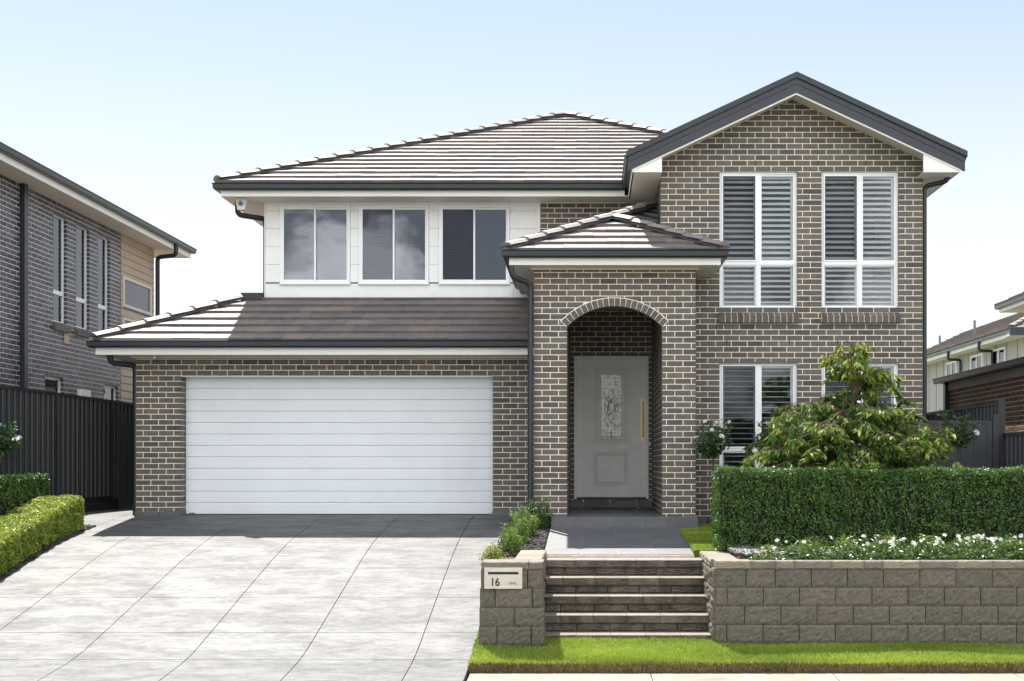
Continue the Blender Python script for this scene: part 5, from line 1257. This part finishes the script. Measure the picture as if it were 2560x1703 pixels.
for i in range(130):
    z0_ = random.choice([random.uniform(-.12, .62)]*3+[random.uniform(.58, 1.32)]); a = i*2.399963+random.uniform(-.3, .3); p0 = trunk_at(z0_)
    reach = max(.12, rad(min(1.5, z0_+.18))*random.uniform(.72, 1.04)); rise = .18*random.uniform(.4, 1.6) if z0_ < 1.1 else .2; drop = random.uniform(.12, .45)*min(1, reach)
    dx_, dy_ = math.cos(a), math.sin(a)*.85
    p1 = p0+Vector((dx_*reach*.5, dy_*reach*.5, rise+.08)); p2 = p0+Vector((dx_*reach, dy_*reach, rise+.10-drop))
    B = lambda t: p0*(1-t)**2+p1*2*t*(1-t)+p2*t*t
    tw.tube([B(t/6) for t in range(7)], [.014, .012, .010, .008, .006, .004, .002], 6, False)
    for j in range(int(6+reach*6)):
        t = random.uniform(.28, 1); q = B(t); sd = Vector((random.gauss(0, 1), random.gauss(0, 1), random.uniform(-.5, .4))).normalized(); L = random.uniform(.08, .22)
        e = q+sd*L+Vector((0, 0, -.05)); tw.tube([q, q.lerp(e, .5)+Vector((0, 0, .02)), e], [.003, .002, .001], 4, False)
        for k in range(11):
            s_ = random.uniform(.1, 1); pt_ = q.lerp(e, s_); LP.append(tuple(pt_)); out_ = Vector((sd.x+dx_*.3, sd.y+dy_*.3, 0)); out_.normalize(); LD.append(tuple((out_*random.uniform(.25, 1)+Vector((random.gauss(0, .35), random.gauss(0, .35), -random.uniform(.35, 1.3)))).normalized())); LN.append(t*.6+.4*(z0_ > .9))
tw.build('limbs', M['bark'], tree)
LP = np.array(LP); LD = np.array(LD); LN = np.array(LN); n = len(LP)
ln = .105*rng.uniform(.7, 1.2, n)[:, None]; sd_ = np.cross(LD, rng.normal(size=(n, 3))); sd_ /= np.linalg.norm(sd_, axis=1)[:, None]; nn = np.cross(LD, sd_)
def leafstrip(P, Dr, S, Nn_, L, wdt=.19):
    """two quads per leaf, folded along the midrib"""
    b = P; m1 = P+Dr*L*.38; tip = P+Dr*L+Nn_*L*-.08; a_ = m1+S*L*wdt+Nn_*L*.05; c_ = m1-S*L*wdt+Nn_*L*.05; m2 = P+Dr*L*.55
    return np.concatenate([np.stack([b, a_, tip, m2], 1), np.stack([b, m2, tip, c_], 1)], 0)
V = leafstrip(LP, LD, sd_, nn, ln)
new = (rng.random(n) < np.clip(LN*1.0-.22, 0, 1)*.85); order = np.argsort(LP[:, 1]); singles = order[:300]; mask = np.ones(n, bool); mask[singles] = False
def sub(idx, m, nm, parent): 
    V2 = np.concatenate([V[:n][idx], V[n:][idx]], 0); t = 1+rng.random(len(idx))*.999; o = D.objects.new(nm, quadmesh(nm, V2, m, np.concatenate([t, t]))); link(o, parent); return o
crown = sub(np.where(mask & ~new)[0], M['leaf'], 'crown', tree); crown['kind'] = 'stuff'; c2_ = sub(np.where(mask & new)[0], M['leaf_new'], 'young_foliage', tree); c2_['kind'] = 'stuff'
# the outermost leaves singly: six shared leaf shapes
shapes = []
for k in range(6):
    d = Vector((0, 0, -1)); L = .10; w_ = .2; mb = MB(); f_ = .04+.02*k
    mb.add([(0, 0, 0), (L*w_, -f_*.2, -L*.38), (0, -f_*.4, -L), (0, 0, -L*.55)], [(0, 1, 2, 3)]); mb.add([(0, 0, 0), (0, 0, -L*.55), (0, -f_*.4, -L), (-L*w_, -f_*.2, -L*.38)], [(0, 1, 2, 3)])
    shapes.append((mesh('leaf', mb.v, mb.f, M['leaf']), mesh('leaf', mb.v, mb.f, M['leaf_new'])))
for i in singles:
    o = D.objects.new('leaf', shapes[int(i) % 6][1 if new[i] else 0]); o.location = LP[i]; q = Vector((0, 0, -1)).rotation_difference(Vector(LD[i])); o.rotation_mode = 'QUATERNION'; o.rotation_quaternion = q @ Matrix.Rotation(random.uniform(0, 6.28), 3, 'Z').to_quaternion(); s_ = random.uniform(.75, 1.2); o.scale = (s_,)*3; link(o, tree)
print('objects', len(D.objects), 'tris', sum(len(o.data.polygons) for o in D.objects if o.type == 'MESH'))
